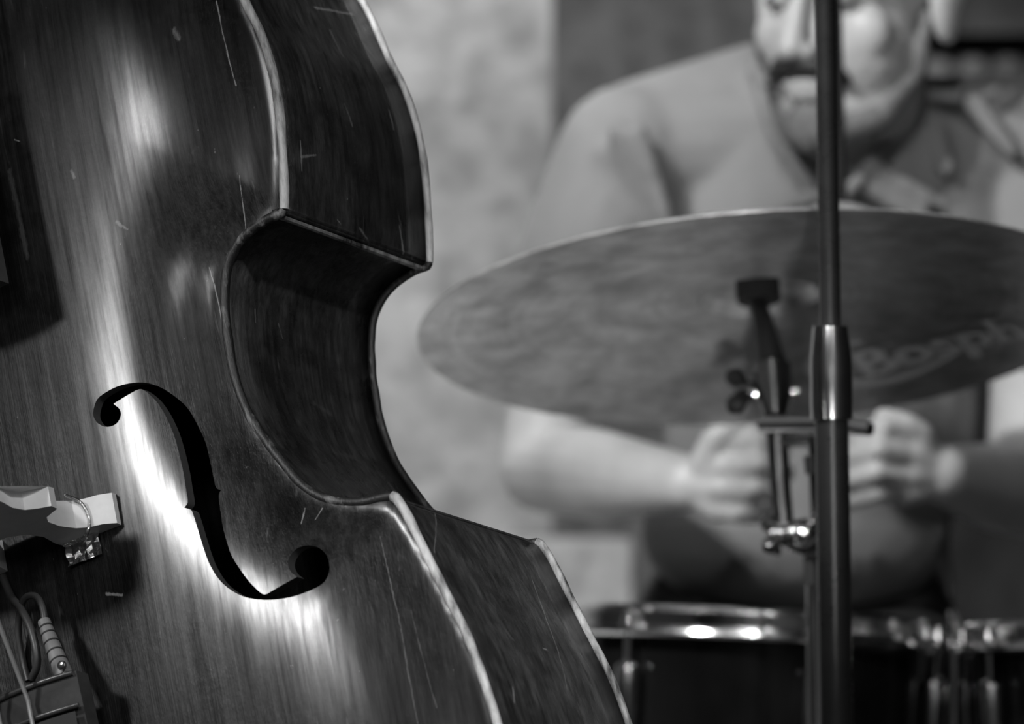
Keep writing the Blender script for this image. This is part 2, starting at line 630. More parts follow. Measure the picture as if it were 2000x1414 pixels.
def round_loop(L, n=3):
    """smooth a loop but keep its sharp tips"""
    out = []
    m = len(L)
    for i in range(m):
        p0, p1, p2, p3 = L[i - 1], L[i], L[(i + 1) % m], L[(i + 2) % m]

        def sharp(a, b, c):
            u, v = b - a, c - b
            return u.dot(v) / (np.linalg.norm(u) * np.linalg.norm(v) + 1e-12) < 0.35
        s1, s2 = sharp(p0, p1, p2), sharp(p1, p2, p3)
        q0 = 2 * p1 - p2 if s1 else p0
        q3 = 2 * p2 - p1 if s2 else p3
        for k in range(n):
            t = k / n
            out.append(0.5 * (2 * p1 + (p2 - q0) * t + (2 * q0 - 5 * p1 + 4 * p2 - q3) * t * t + (3 * p1 - q0 - 3 * p2 + q3) * t ** 3))
    return np.array(out)


FR = round_loop(FH)
FL = FR.copy(); FL[:, 0] *= -1; FL = FL[::-1]

# root of the bass sits at the tip of its endpin on the floor
uz = U.z
TIP_T = -B0.z / uz
root_w = B0 + U * TIP_T
bass = empty('double_bass')
bass.matrix_world = Matrix(((W.x, D.x, U.x, root_w.x), (W.y, D.y, U.y, root_w.y), (W.z, D.z, U.z, root_w.z), (0, 0, 0, 1)))
tag(bass, 'worn dark varnished double bass with long f-hole and pale chipped edges', 'double bass')
BOFF = Vector((0, 0, -TIP_T))                    # parts are modelled with the bridge foot at the origin


def bpart(o):
    if o.parent == bass:
        o.location = BOFF
    return o


def sl(*q):
    """pixel stroke points on the belly as (across, up)"""
    return [surf(*p) for p in q]


def stroke(p, q, wd, val, amt):
    a, b = sl(p, q)
    return (a, b, wd, val, amt)


face_strokes = [
    stroke((425, 0), (462, 165), 0.0012, 0.5, 0.8), stroke((470, 340), (481, 450), 0.0012, 0.5, 0.9),
    stroke((410, 520), (438, 640), 0.0014, 0.5, 0.9), stroke((246, 520), (285, 690), 0.001, 0.02, 0.9),
    stroke((745, 1045), (785, 1220), 0.0012, 0.4, 0.4), stroke((785, 1220), (818, 1410), 0.0012, 0.35, 0.4),
    stroke((805, 1190), (855, 1380), 0.001, 0.35, 0.3), stroke((590, 1020), (598, 990), 0.0014, 0.5, 0.7),
    stroke((618, 1012), (632, 990), 0.0014, 0.5, 0.7), stroke((340, 55), (350, 72), 0.006, 0.35, 0.6),
    stroke((140, 330), (146, 345), 0.004, 0.45, 0.6), stroke((230, 430), (250, 445), 0.004, 0.45, 0.6),
    stroke((210, 1157), (240, 1160), 0.003, 0.5, 0.9), stroke((204, 845), (210, 885), 0.0022, 0.03, 0.9),
    stroke((30, 270), (40, 273), 0.0014, 0.6, 0.9), stroke((20, 330), (55, 500), 0.006, 0.16, 0.5),
    stroke((368, 1362), (368, 1368), 0.004, 0.005, 1.0), stroke((375, 370), (345, 450), 0.007, 0.012, 0.8),
    stroke((300, 300), (370, 420), 0.016, 0.012, 0.7)]
M['belly'] = varnish('belly_varnish', 0.0015, 0.034, 0.40, face_strokes)
M['belly_in'] = plain('raw_inside_wood', 0.05, 0.8, 0, 0.2)

# belly mesh with both f-holes cut through
sp = 0.0055
px_ = np.arange(-0.375, 0.376, sp); pz_ = np.arange(-0.50, 0.645, sp)
A_, B_ = np.meshgrid(px_, pz_, indexing='ij')
Q = np.stack([A_.ravel(), B_.ravel()], 1)
Q = Q[inside(Q, OUT)]
Q = Q[seg_dist(Q, OUT) > sp * 0.5]
for H_ in (FR, FL):
    Q = Q[(seg_dist(Q, H_) > sp * 0.35)]
    Q = Q[~inside(Q, H_)]
allp = [OUT, FR, FL, Q]
cons = []
base = 0
for L in (OUT, FR, FL):
    n = len(L)
    cons += [(base + i, base + (i + 1) % n) for i in range(n)]
    base += n
V2 = np.concatenate(allp)
res = delaunay_2d_cdt([Vector((float(a), float(b))) for a, b in V2], cons, [], 0, 1e-7, False)
v2 = np.array([(v.x, v.y) for v in res[0]])
tri = np.array([f for f in res[2] if len(f) == 3])
cen = v2[tri].mean(1)
keep = inside(cen, OUT) & ~inside(cen, FR) & ~inside(cen, FL)
tri = tri[keep]
hh = arch(v2)
onedge = seg_dist(v2, OUT) < 1e-5
hh[onedge] = 0
V3 = np.stack([v2[:, 0], -hh, v2[:, 1]], 1)
belly = bpart(pydata('belly', V3, tri[:, ::-1] if True else tri, M['belly'], bass, True, 0))
bm = bmesh.new(); bm.from_mesh(belly.data)
loose = [v for v in bm.verts if not v.link_faces]
bmesh.ops.delete(bm, geom=loose, context='VERTS')
bmesh.ops.recalc_face_normals(bm, faces=bm.faces)
bm.faces.ensure_lookup_table()
if sum(f.normal.y for f in bm.faces) > 0:
    bmesh.ops.reverse_faces(bm, faces=bm.faces)
bm.to_mesh(belly.data); bm.free()
belly['label'] = 'arched dark varnished front plate with scratches'
# cut walls of the f-holes, the thickness of the plate
for H_ in (FR, FL):
    n = len(H_); ha = arch(H_)
    v = [(q[0], -h, q[1]) for q, h in zip(H_, ha)] + [(q[0], -h + 0.009, q[1]) for q, h in zip(H_, ha)]
    f = [(i, (i + 1) % n, n + (i + 1) % n, n + i) for i in range(n)]
    o = pydata('f_hole_edge', v, f, M['belly_in'], belly, True, 40)
    o['label'] = 'cut wooden edge of the f-hole'

# back plate and inner darkness
n = len(OUT)
v = [(q[0], RIB, q[1]) for q in OUT] + [(q[0], RIB + 0.006, q[1]) for q in OUT]
bm = bmesh.new()
bv = [bm.verts.new(p) for p in v]
bm.faces.new(bv[:n]); bm.faces.new(bv[n:][::-1])
for i in range(n):
    bm.faces.new((bv[i], bv[(i + 1) % n], bv[n + (i + 1) % n], bv[n + i]))
M['back'] = varnish('back_varnish', 0.015, 0.05, 0.3)
bpart(from_bm('back_plate', bm, M['back'], bass))

# ribs
rs = lambda a, b, wd, val, amt: (a, b, wd, val, amt)


def rib_pt(x, y):
    """pixel on the rib: solved on the front outline for depth along the rib, as (depth, up)"""
    best = None
    for q in right:
        pt = B0 + W * q[0] + U * q[1]
        for dy in np.linspace(0, RIB, 40):
            wp = pt + D * dy
            c = R3.transposed() @ (wp - Vector((0, 0, CAMZ)))
            e = (c.x / c.y * FPX + 1000 - x) ** 2 + (707 - c.z / c.y * FPX - y) ** 2
            if best is None or e < best[0]:
                best = (e, dy, q[1])
    return best[1], best[2]


def rstroke(p, q, wd, val, amt):
    return (rib_pt(*p), rib_pt(*q), wd, val, amt)


rib_strokes_u = [rstroke((648, 58), (672, 105), 0.0045, 0.2, 0.8), rstroke((678, 205), (690, 245), 0.003, 0.22, 0.8),
                 rstroke((765, 215), (772, 250), 0.003, 0.35, 0.9), rstroke((592, 280), (596, 335), 0.003, 0.3, 0.9),
                 rstroke((594, 305), (622, 298), 0.003, 0.3, 0.9), rstroke((705, 445), (725, 475), 0.004, 0.22, 0.9),
                 rstroke((782, 440), (790, 500), 0.003, 0.35, 0.8), rstroke((620, 10), (690, 32), 0.003, 0.4, 0.8),
                 rstroke((668, 435), (667, 425), 0.002, 0.3, 0.8), rstroke((600, 90), (615, 130), 0.008, 0.08, 0.6),
                 rstroke((700, 60), (745, 120), 0.004, 0.2, 0.6)]
rib_strokes_c = [rstroke((552, 630), (554, 660), 0.0015, 0.35, 0.7), rstroke((505, 600), (508, 625), 0.0015, 0.3, 0.7),
                 rstroke((620, 790), (650, 810), 0.006, 0.1, 0.6), rstroke((660, 880), (700, 890), 0.007, 0.09, 0.6)]
rib_strokes_l = [rstroke((1040, 1120), (1085, 1250), 0.0013, 0.3, 0.8), rstroke((1085, 1250), (1115, 1340), 0.0013, 0.3, 0.7),
                 rstroke((1065, 1258), (1070, 1268), 0.002, 0.35, 0.8), rstroke((1008, 1345), (1014, 1362), 0.002, 0.35, 0.8),
                 rstroke((830, 1000), (855, 1070), 0.0018, 0.25, 0.8), rstroke((995, 1230), (1005, 1250), 0.003, 0.15, 0.6),
                 rstroke((1140, 1270), (1160, 1300), 0.0015, 0.4, 0.7)]
M['rib_upper'] = varnish('rib_varnish_upper', 0.025, 0.085, 0.30, rib_strokes_u, (1, 2), (200, 200, 9), 0.7)
M['rib_waist'] = varnish('rib_varnish_waist', 0.025, 0.08, 0.28, rib_strokes_c, (1, 2), (200, 200, 9), 0.5)
M['rib_lower'] = varnish('rib_varnish_lower', 0.025, 0.075, 0.32, rib_strokes_l, (1, 2), (200, 200, 9), 0.6)


def inset(L, dd):
    L = [np.array(q) for q in L]
    out = []
    for i, q in enumerate(L):
        a = L[max(i - 1, 0)]; b = L[min(i + 1, len(L) - 1)]
        t = (b - a) / (np.linalg.norm(b - a) + 1e-9)
        nn = np.array((t[1], -t[0]))
        c = q - nn * dd if nn.dot(q - np.array((-0.6 if q[0] > 0 else 0.6, q[1]))) > -9 else q
        out.append(c)
    return out


def rib(L, mat, sgn):
    L = inset([(q[0], q[1]) for q in L], -0.005)
    nd = 6
    v = []
    for q in L:
        for k in range(nd + 1):
            v.append((q[0] * sgn, 0.0005 + (RIB - 0.0005) * k / nd, q[1]))
    f = []
    for i in range(len(L) - 1):
        for k in range(nd):
            a = i * (nd + 1) + k
            f.append((a, a + 1, a + nd + 2, a + nd + 1) if sgn > 0 else (a, a + nd + 1, a + nd + 2, a + 1))
    o = pydata('rib', v, f, mat, bass, True, 50)
    m = o.modifiers.new('thickness', 'SOLIDIFY'); m.thickness = 0.003; m.offset = -1 if sgn < 0 else -1
    return bpart(o)


for sgn in (1, -1):
    rib(S_up[:-1] + [S_up[-1], S_c[0]], M['rib_upper'], sgn)
    rib([S_c[0]] + S_c[1:], M['rib_waist'], sgn)
    rib([S_c[-1]] + S_lo, M['rib_lower'], sgn)


# worn pale edges of belly and back
def worn(name, dark, pale, lo_p, hi_p):
    t = NT(name)
    a = t.noise(1, 5, 0.65, t.coords((120, 120, 30)))
    b = t.noise(14, 3, 0.5, t.coords())
    s = t.math('ADD', t.math('MULTIPLY', a, 0.6), t.math('MULTIPLY', b, 0.4))
    t.set(Base_Color=t.ramp(s, [(lo_p, dark), (hi_p, pale)]), Roughness=0.5)
    t.bump(t.noise(1, 4, 0.7, t.coords((300, 300, 60))), 0.6, 0.0015)
    return t.m


M['edge_pale'] = worn('worn_edge_pale', 0.07, 0.55, 0.36, 0.56)
M['edge_dark'] = worn('worn_edge_dark', 0.015, 0.30, 0.52, 0.68)
M['edge_mid'] = worn('worn_edge_mid', 0.02, 0.34, 0.42, 0.62)


def edge(L, mat, sgn, y0, r0):
    pts, rad = [], []
    dense = [np.array(q) for q in L]
    for i, q in enumerate(dense):
        j = noise.noise(Vector((q[0] * 60, q[1] * 60, y0 * 10))) * 0.0005
        pts.append((sgn * (q[0]), y0, q[1]))
        rad.append(r0 + j * 1.2)
    return tube('plate_edge', pts, rad, mat, bass, 10)


for sgn in (1, -1):
    for L, m1, m2 in ((S_up, M['edge_pale'], M['edge_pale']), ([S_up[-1]] + S_c, M['edge_dark'], M['edge_dark']), ([S_c[-1]] + S_lo, M['edge_pale'], M['edge_mid'])):
        bpart(edge(L, m1, sgn, 0.0015, 0.0036))
        bpart(edge(L, m2, sgn, RIB + 0.002, 0.003))
    for q in (S_c[0], S_c[-1]):
        qq = q - np.array((0.004, 0))
        bpart(tube('corner_edge', [(sgn * qq[0], 0.004 + (RIB - 0.006) * k / 12, qq[1]) for k in range(13)], 0.0022, M['edge_mid'] if q is S_c[0] else M['rib_lower'], bass, 8))

# bridge
half = [(0.028, 0.0), (0.078, 0.0), (0.0785, 0.006), (0.071, 0.013), (0.061, 0.0165), (0.054, 0.023), (0.049, 0.036), (0.0485, 0.05), (0.053, 0.058), (0.061, 0.062), (0.068, 0.065), (0.0685, 0.073), (0.060, 0.077), (0.052, 0.083), (0.049, 0.094), (0.051, 0.108), (0.0505, 0.124), (0.045, 0.131), (0.034, 0.139), (0.022, 0.145), (0.010, 0.1485)]
inner = [(0.012, 0.052), (0.024, 0.044), (0.029, 0.03), (0.0265, 0.012)]
poly = half + [(-a, b) for a, b in half[::-1]] + [(-a, b) for a, b in inner[::-1]] + [(a, b) for a, b in inner]


def hbr(a):
    return float(arch([(max(-0.09, min(0.09, a)), 0.0)])[0])


bm = bmesh.new()
fr, bk = [], []
for a, b in poly:
    th = 0.0125 - 0.0085 * min(1, b / 0.13)
    yy = -(b + hbr(a))
    fr.append(bm.verts.new((a, yy, -th - 0.0 + 0.004)))
    bk.append(bm.verts.new((a, yy, th + 0.004)))
f1 = bm.faces.new(fr); f2 = bm.faces.new(bk[::-1])
n = len(poly)
for i in range(n):
    bm.faces.new((fr[i], fr[(i + 1) % n], bk[(i + 1) % n], bk[i]))
bmesh.ops.triangulate(bm, faces=[f1, f2])
bridge = bpart(from_bm('bridge', bm, M['maple'], bass, True, 25))
bridge['label'] = 'pale maple bridge standing on the front plate'

# pickup wire around the bridge foot, foil element beside it
loop = spline([(0.054, -(0.030 + hbr(0.054)), 0.018), (0.060, -(0.021 + hbr(0.06)), 0.012), (0.0625, -(0.017 + hbr(0.062)), 0.0), (0.061, -(0.018 + hbr(0.06)), -0.010), (0.054, -(0.016 + hbr(0.05)), -0.0135), (0.044, -(0.012 + hbr(0.044)), -0.0125), (0.034, -(0.013 + hbr(0.034)), -0.012)], 8)
tube('pickup_wire', loop, 0.0014, M['foil'], bridge, 8)
twist = [Vector(p) + Vector((0, -0.0008 * math.cos(i * 1.3), 0.0008 * math.sin(i * 1.3))) for i, p in enumerate(loop)]
tube('pickup_wire_strand', twist, 0.0008, M['string'], bridge, 6)
bm = bmesh.new()
bmesh.ops.create_grid(bm, x_segments=8, y_segments=6, size=0.5)
for v in bm.verts:
    a, b = v.co.x * 0.03 + 0.045, v.co.y * 0.02 - 0.016
    v.co = Vector((a, -(hbr(a) + 0.003 + 0.004 * rng.random()), b))
o = from_bm('pickup_foil', bm, M['foil'], bridge, False)
mo = o.modifiers.new('thickness', 'SOLIDIFY'); mo.thickness = 0.0008

# strings, tailpiece
TT = -0.121                                       # upper end of the tailpiece
TPH = 0.081
tail_z = [TT, -0.44]
str_x = [-0.034, -0.012, 0.009, 0.029]
top_h = [0.1365, 0.1475, 0.1475, 0.1365]
tail_x = [-0.042, -0.031, -0.020, 0.008]
for sx, th, tx_ in zip(str_x, top_h, tail_x):
    hb = th + hbr(sx)
    pts = [(tx_, -(TPH + 0.009), TT - 0.09), (tx_, -(TPH + 0.0115), TT - 0.012), (sx, -(hb + 0.002), 0.0), (sx * 0.45, -(0.092), 0.62), (sx * 0.33, -0.080, 1.06)]
    d2 = []
    for a, b in zip(pts[:-1], pts[1:]):
        for k in range(6):
            d2.append(Vector(a).lerp(Vector(b), k / 6))
    d2.append(Vector(pts[-1]))
    bpart(tube('string', d2, 0.0017, M['string'], bass, 8))
bm = bmesh.new()
rows = []
for k in range(9):
    t = k / 8
    z = TT + (tail_z[1] - TT) * t
    hw = 0.0465 * (1 - t) + 0.026 * t
    yb = -(TPH * (1 - t) + 0.03 * t)
    ring = []
    for q in range(9):
        s = -1 + 2 * q / 8
        ring.append(bm.verts.new((hw * s, yb - 0.007 * (1 - s * s), z)))
    for q in range(9):
        s = 1 - 2 * q / 8
        ring.append(bm.verts.new((hw * s, yb + 0.015 - 0.004 * (1 - s * s), z)))
    rows.append(ring)
for a, b in zip(rows[:-1], rows[1:]):
    m = len(a)
    for q in range(m):
        bm.faces.new((a[q], a[(q + 1) % m], b[(q + 1) % m], b[q]))
bm.faces.new(rows[0][::-1]); bm.faces.new(rows[-1])
tailp = bpart(from_bm('tailpiece', bm, M['ebony'], bass, True, 40))
# raised string rest across the tailpiece and the slot below it
for nm, z0, h0, rr, mt in (('string_rest', TT - 0.026, 0.001, 0.0022, M['ebony']), ('end_fillet', TT - 0.001, 0.002, 0.0022, M['ebony'])):
    pts = []
    for q in range(13):
        s = -0.97 + 1.94 * q / 12
        pts.append((0.0455 * s, -(TPH + 0.007 * (1 - s * s)) - h0 * 0.35, z0))
    tube(nm, pts, rr, mt, tailp, 10)
bm = bmesh.new()
for q in range(12):
    s0, s1 = -0.9 + 1.8 * q / 12, -0.9 + 1.8 * (q + 1) / 12
    vs = []
    for s in (s0, s1):
        for z0 in (TT - 0.030, TT - 0.041):
            vs.append(bm.verts.new((0.0455 * s, -(TPH + 0.007 * (1 - s * s)) - 0.0006, z0)))
    bm.faces.new((vs[0], vs[1], vs[3], vs[2]))
bmesh.ops.remove_doubles(bm, verts=bm.verts, dist=1e-5)
o = from_bm('string_slot', bm, M['rubber'], tailp)
o['label'] = 'dark slot across the tailpiece'
bpart(tube('tail_wire', [(0.0, -0.028, -0.42), (0.0, -0.018, -0.47), (0, 0.0, -0.499), (0, 0.03, -0.503)], 0.003, M['string'], bass, 8))

# jack plug and cable
pj = [BL(86, 1213, 0.064), BL(95, 1240, 0.066), BL(108, 1275, 0.069), BL(121, 1308, 0.072), BL(127, 1322, 0.073)]
jp = spline([tuple(p) for p in pj], 6)
rad = [0.0048 + 0.0022 * min(1, i / (len(jp) * 0.75)) for i in range(len(jp))]
plug = bpart(tube('jack_plug', jp, rad, M['plug'], bass, 16))
for i in (3, 6, 9, 12, 15):
    c, r = Vector(jp[i]), rad[i]
    t = (Vector(jp[i + 1]) - Vector(jp[i - 1])).normalized()
    lathe('relief_groove', c - t * 0.0007, t, [(r * 0.6, 0), (r + 0.0003, 0), (r + 0.0003, 0.0014), (r * 0.6, 0.0014)], M['rubber'], plug, 16, True)
c, t = Vector(jp[-9]), (Vector(jp[-1]) - Vector(jp[-9])).normalized()
lathe('plug_screw', BL(123, 1300, 0.080), -Y, [(0.0, 0.0), (0.0035, 0.0), (0.0035, 0.0025), (0.002, 0.0032), (0, 0.0032)], M['chrome'], plug, 14)
cp = spline([tuple(BL(*q)) for q in ((88, 1218, 0.064), (84, 1190, 0.063), (74, 1168, 0.062), (60, 1163, 0.060), (46, 1172, 0.056), (38, 1200, 0.050), (36, 1240, 0.046), (45, 1290, 0.042), (55, 1330, 0.042))], 7)
bpart(tube('cable', cp, 0.0026, M['cable'], bass, 10))
cp = spline([tuple(BL(*q)) for q in ((5, 1125, 0.05), (22, 1165, 0.052), (40, 1188, 0.056), (58, 1222, 0.06), (70, 1265, 0.062), (72, 1300, 0.06), (62, 1325, 0.055))], 7)
bpart(tube('cable', cp, 0.003, M['cable'], bass, 10))

# fingerboard, neck, scroll, endpin (beyond the frame)
bm = bmesh.new()
rows = []
for t in np.linspace(0, 1, 7):
    z = 0.19 + 0.89 * t
    hw = 0.045 - 0.022 * t
    y0 = -(0.088 - 0.014 * t)
    ring = [bm.verts.new((hw * s, y0 - 0.014 * (1 - s * s), z)) for s in np.linspace(-1, 1, 9)]
    ring += [bm.verts.new((hw * s, y0 + 0.012, z)) for s in np.linspace(1, -1, 5)]
    rows.append(ring)
for a, b in zip(rows[:-1], rows[1:]):
    m = len(a)
    for q in range(m):
        bm.faces.new((a[q], a[(q + 1) % m], b[(q + 1) % m], b[q]))
bm.faces.new(rows[0][::-1]); bm.faces.new(rows[-1])
bpart(from_bm('fingerboard', bm, M['ebony'], bass))
neck_pts = [(0, 0.02, 0.60), (0, -0.02, 0.66), (0, -0.045, 0.74), (0, -0.052, 0.95), (0, -0.050, 1.08)]
bpart(tube('neck', spline(neck_pts, 5), [0.05] * 5 + [0.035] * 5 + [0.027] * 11, M['back'], bass, 16))
bm = bmesh.new()
bm_box(bm, (0, -0.045, 1.16), X, Y, Z, 0.05, 0.05, 0.2, 0.012)
bpart(from_bm('peg_box', bm, M['back'], bass))
sp_ = []
for i in range(60):
    a = i / 59 * 4.2 * PI
    r = 0.05 * (1 - i / 75)
    sp_.append((0, -0.045 + r * math.sin(a) - 0.0, 1.29 - r * math.cos(a)))
bpart(tube('scroll', sp_, [0.026 - 0.012 * i / 59 for i in range(60)], M['back'], bass, 12))
for s in (-1, 1):
    for z in (1.11, 1.19):
        bpart(tube('tuning_peg', [(0, -0.045, z), (s * 0.06, -0.045, z), (s * 0.075, -0.045, z)], [0.005, 0.005, 0.014], M['chrome'], bass, 10))
bpart(lathe('endpin_collar', (0, RIB / 2, -0.497), (0, 0, -1), [(0.0, 0), (0.02, 0), (0.018, 0.02), (0.012, 0.035), (0.0, 0.035)], M['ebony'], bass, 20))
bpart(tube('endpin', [(0, RIB / 2, -0.5), (0, RIB / 2, TIP_T + 0.02), (0, RIB / 2, TIP_T + 0.002)], [0.005, 0.005, 0.002], M['chrome'], bass, 12))
# the pin stands under the middle of the ribs: shift the root so that the tip meets the floor
dz = (D * (RIB / 2)).z
ext = (B0 + D * (RIB / 2) + U * (TIP_T + 0.002)).z
for o in bass.children:
    if o.name.startswith('endpin') and 'collar' not in o.name:
        for v in o.data.vertices:
            if v.co.z < -0.55:
                v.co.z -= ext / uz

# ------------------------------------------------------------------ black stand in front of the cymbal
ZP = 5.95


def along(p, q, z):
    p, q = Vector(p), Vector(q)
    return p + (q - p) * ((z - p.z) / (q.z - p.z))


pt0, pt1 = P(1612, 0, ZP), P(1632, 1300, ZP)
fl0 = along(pt0, pt1, 0.0)
stand = empty('boom_stand', (fl0.x, fl0.y, 0))
tag(stand, 'tall black tube stand with chrome collar in front of the large cymbal', 'stand')


def rel(o, root):
    """keep world-space mesh data in place under an unrotated root"""
    o.parent = root
    o.location = -root.location
    return o


pa = lambda y: P(1612 + 20 * y / 1300, y, ZP)
kp = FPX / ZP
rel(tube('lower_tube', [along(pt0, pt1, 0.16), pa(1414), pa(1000), pa(800)], [33 / kp] * 4, M['black_steel'], None, 24), stand)
rel(tube('upper_tube', [pa(812), pa(400), pa(0), pa(-330)], [21 / kp] * 4, M['black_steel'], None, 20), stand)
rel(tube('collar', [pa(820), pa(818), pa(790), pa(700), pa(645), pa(637), pa(636)], [35 / kp, 41 / kp, 42 / kp, 41 / kp, 35 / kp, 34 / kp, 22 / kp], M['chrome'], None, 28), stand)
rel(tube('upper_joint', [pa(-325), pa(-330), pa(-385), pa(-390)], [24 / kp, 30 / kp, 30 / kp, 22 / kp], M['chrome'], None, 20), stand)
hub = along(pt0, pt1, 0.16)
rel(lathe('leg_hub', hub - Z * 0.05, Z, [(0.0, 0), (0.024, 0), (0.024, 0.07), (0.016, 0.085), (0, 0.085)], M['black_steel'], None, 20), stand)
for k in range(3):
    a = math.radians(30 + 120 * k)
    dd = Vector((math.cos(a), math.sin(a), 0))
    leg = rel(tube('leg', [hub + dd * 0.015, hub + dd * 0.20 - Z * 0.09, Vector((hub.x, hub.y, 0.014)) + dd * 0.30], 0.008, M['black_steel'], None, 10), stand)
    ft = rel(tube('rubber_foot', [Vector((hub.x, hub.y, 0.03)) + dd * 0.27, Vector((hub.x, hub.y, 0.0115)) + dd * 0.31], 0.0115, M['rubber'], None, 10), stand)
    ft.parent = leg; ft.location = (0, 0, 0)

# splash cymbal hung from the boom of that stand
ZS = 6.66
sc = P(1642, 428, ZS)
boom_end = P(1622, -357, ZS)
rel(tube('boom_arm', [pa(-357) - Y * 0.12, pa(-357), boom_end + Y * 0.03], 0.008, M['black_steel'], None, 14), stand)
rel(tube('hanger_rod', [boom_end, sc + Z * 0.02, sc - Z * 0.03], [0.006, 0.006, 0.004], M['black_steel'], None, 12), stand)


def cymbal(name, c, nrm, R, hb, rb, mat, th=0.0016, hole=0.006, seg=96):
    """turned cymbal: bell, bow and edge with real thickness; c = centre of the rim plane"""
    up = []
    hbow = hb * 0.5
    for r in np.linspace(hole, rb, 9):
        s = r / rb
        up.append((r, hbow + (hb - hbow) * math.sqrt(max(0, 1 - 0.93 * s * s * s)) - (hb - hbow) * math.sqrt(0.07) * s))
    for r in np.linspace(rb * 1.06, R, 22):
        s = (r - rb) / (R - rb)
        up.append((r, hbow * (1 - s ** 1.25)))
    prof = up + [(R + 0.0006, -th / 2)] + [(r, h - th) for r, h in up[::-1]]
    return lathe(name, (0, 0, 0), Z, prof, mat, None, seg, True, 30), up


def set_frame(o, c, nrm, xdir):
    zv = nrm.normalized(); xv = (xdir - zv * xdir.dot(zv)).normalized(); yv = zv.cross(xv)
    o.matrix_world = Matrix(((xv.x, yv.x, zv.x, c.x), (xv.y, yv.y, zv.y, c.y), (xv.z, yv.z, zv.z, c.z), (0, 0, 0, 1)))


nS = cw((0.04, 0.05, 1)).normalized()
splash, _ = cymbal('splash_cymbal', None, None, 0.136, 0.02, 0.03, M['bronze'], hole=0.0066)
set_frame(splash, sc - nS * 0.004, nS, X)
tag(splash, 'small flat cymbal mostly hidden behind the large ride cymbal', 'cymbal')

# ------------------------------------------------------------------ ride cymbal
ZC = 6.36
nC = cw((-0.055, 0.304, 0.951)).normalized()
cc = P(1485, 625, ZC)
RC = 0.298
ride = empty('ride_cymbal')
set_frame(ride, cc, nC, X)
tag(ride, 'large bronze ride cymbal seen from below with pale script logo', 'cymbal')
disc, prof = cymbal('disc', None, None, RC, 0.046, 0.054, M['bronze'], 0.002, 0.0075)
disc.parent = ride


def prof_h(r):
    rs_ = [q[0] for q in prof]; hs_ = [q[1] for q in prof]
    return float(np.interp(r, rs_, hs_))


def text_mesh(txt, size, shear=0.0, space=1.0, bold=0.012):
    cu = bpy.data.curves.new('lettering', 'FONT')
    cu.body = txt; cu.size = size; cu.shear = shear; cu.space_character = space
    cu.resolution_u = 3; cu.offset = size * bold
    o = bpy.data.objects.new('lettering', cu)
    COL.objects.link(o)
    dg = bpy.context.evaluated_depsgraph_get(); dg.update()
    me = bpy.data.meshes.new_from_object(o.evaluated_get(dg))
    vs = [v.co.copy() for v in me.vertices]; fs = [tuple(p.vertices) for p in me.polygons]
    bpy.data.objects.remove(o); bpy.data.curves.remove(cu); bpy.data.meshes.remove(me)
    return vs, fs


def on_ride(vs, fs, org, ang, mirror=False):
    """flat lettering laid on the underside of the ride; plane axes as seen by the audience"""
    out = []
    ca, sa = math.cos(ang), math.sin(ang)
    for v in vs:
        a = org[0] + v.x * ca - v.y * sa
        b = org[1] + v.x * sa + v.y * ca
        out.append((a, -b, prof_h(math.hypot(a, b)) - 0.002 - 0.0012))
    return out, fs


# underside plane axes: first = right, second = towards the near (upper) rim, so y of the disc runs the other way
vs, fs = text_mesh('Bosphorus', 0.074, 0.3, 0.98, 0.035)
lv, lf = on_ride(vs, fs, (0.100, -0.200), math.radians(38))
lo = pydata('logo_lettering', lv, lf, M['logo'], ride, False)
lo['label'] = 'pale script lettering on the underside'
# swoosh ring around the first letter
bm = bmesh.new()
a_in, a_out = [], []
for i in range(40):
    a = math.radians(70 + 250 * i / 39)
    th = 0.016 * math.sin(PI * min(1, (i + 4) / 46)) + 0.002
    ex = 1.0 + 0.9 * max(0, (i - 26) / 13) ** 1.5
    for lst, r in ((a_in, 0.040), (a_out, 0.040 + th)):
        lst.append(Vector((0.03 + r * math.cos(a) * 1.15 * ex, 0.028 + r * math.sin(a), 0)))
rv, rf = on_ride(a_in + a_out, [(i, i + 1, 41 + i, 40 + i) for i in range(39)], (0.100, -0.200), math.radians(38))
pydata('logo_swoosh', rv, rf, M['logo'], ride, False)

# ------------------------------------------------------------------ cymbal stand that carries the ride
ZT = 6.25
kt = FPX / ZT
cs_top = cc + nC * 0.046
tb = P(1594, 1300, ZT)
cst = empty('cymbal_stand', (tb.x, tb.y, 0))
tag(cst, 'chrome cymbal stand with tilter and wing nuts carrying the ride cymbal', 'stand')
ax = -nC
rod0 = cc + nC * 0.085
rod1 = cc - nC * 0.06
A = lambda o: rel(o, cst)
bellh = cc + nC * 0.044
A(tube('cymbal_rod', [rod0, rod1], 0.0042, M['dark_chrome'], None, 12))
A(lathe('felt', bellh - nC * 0.0265, nC, [(0.005, 0), (0.019, 0), (0.019, 0.018), (0.005, 0.018)], M['felt'], None, 28, True))
A(lathe('felt', bellh + nC * 0.0035, nC, [(0.005, 0), (0.019, 0), (0.019, 0.014), (0.005, 0.014)], M['felt'], None, 28, True))
A(lathe('wing_nut', bellh + nC * 0.018, nC, [(0.005, 0), (0.01, 0), (0.009, 0.012), (0.005, 0.012)], M['chrome'], None, 16, True))
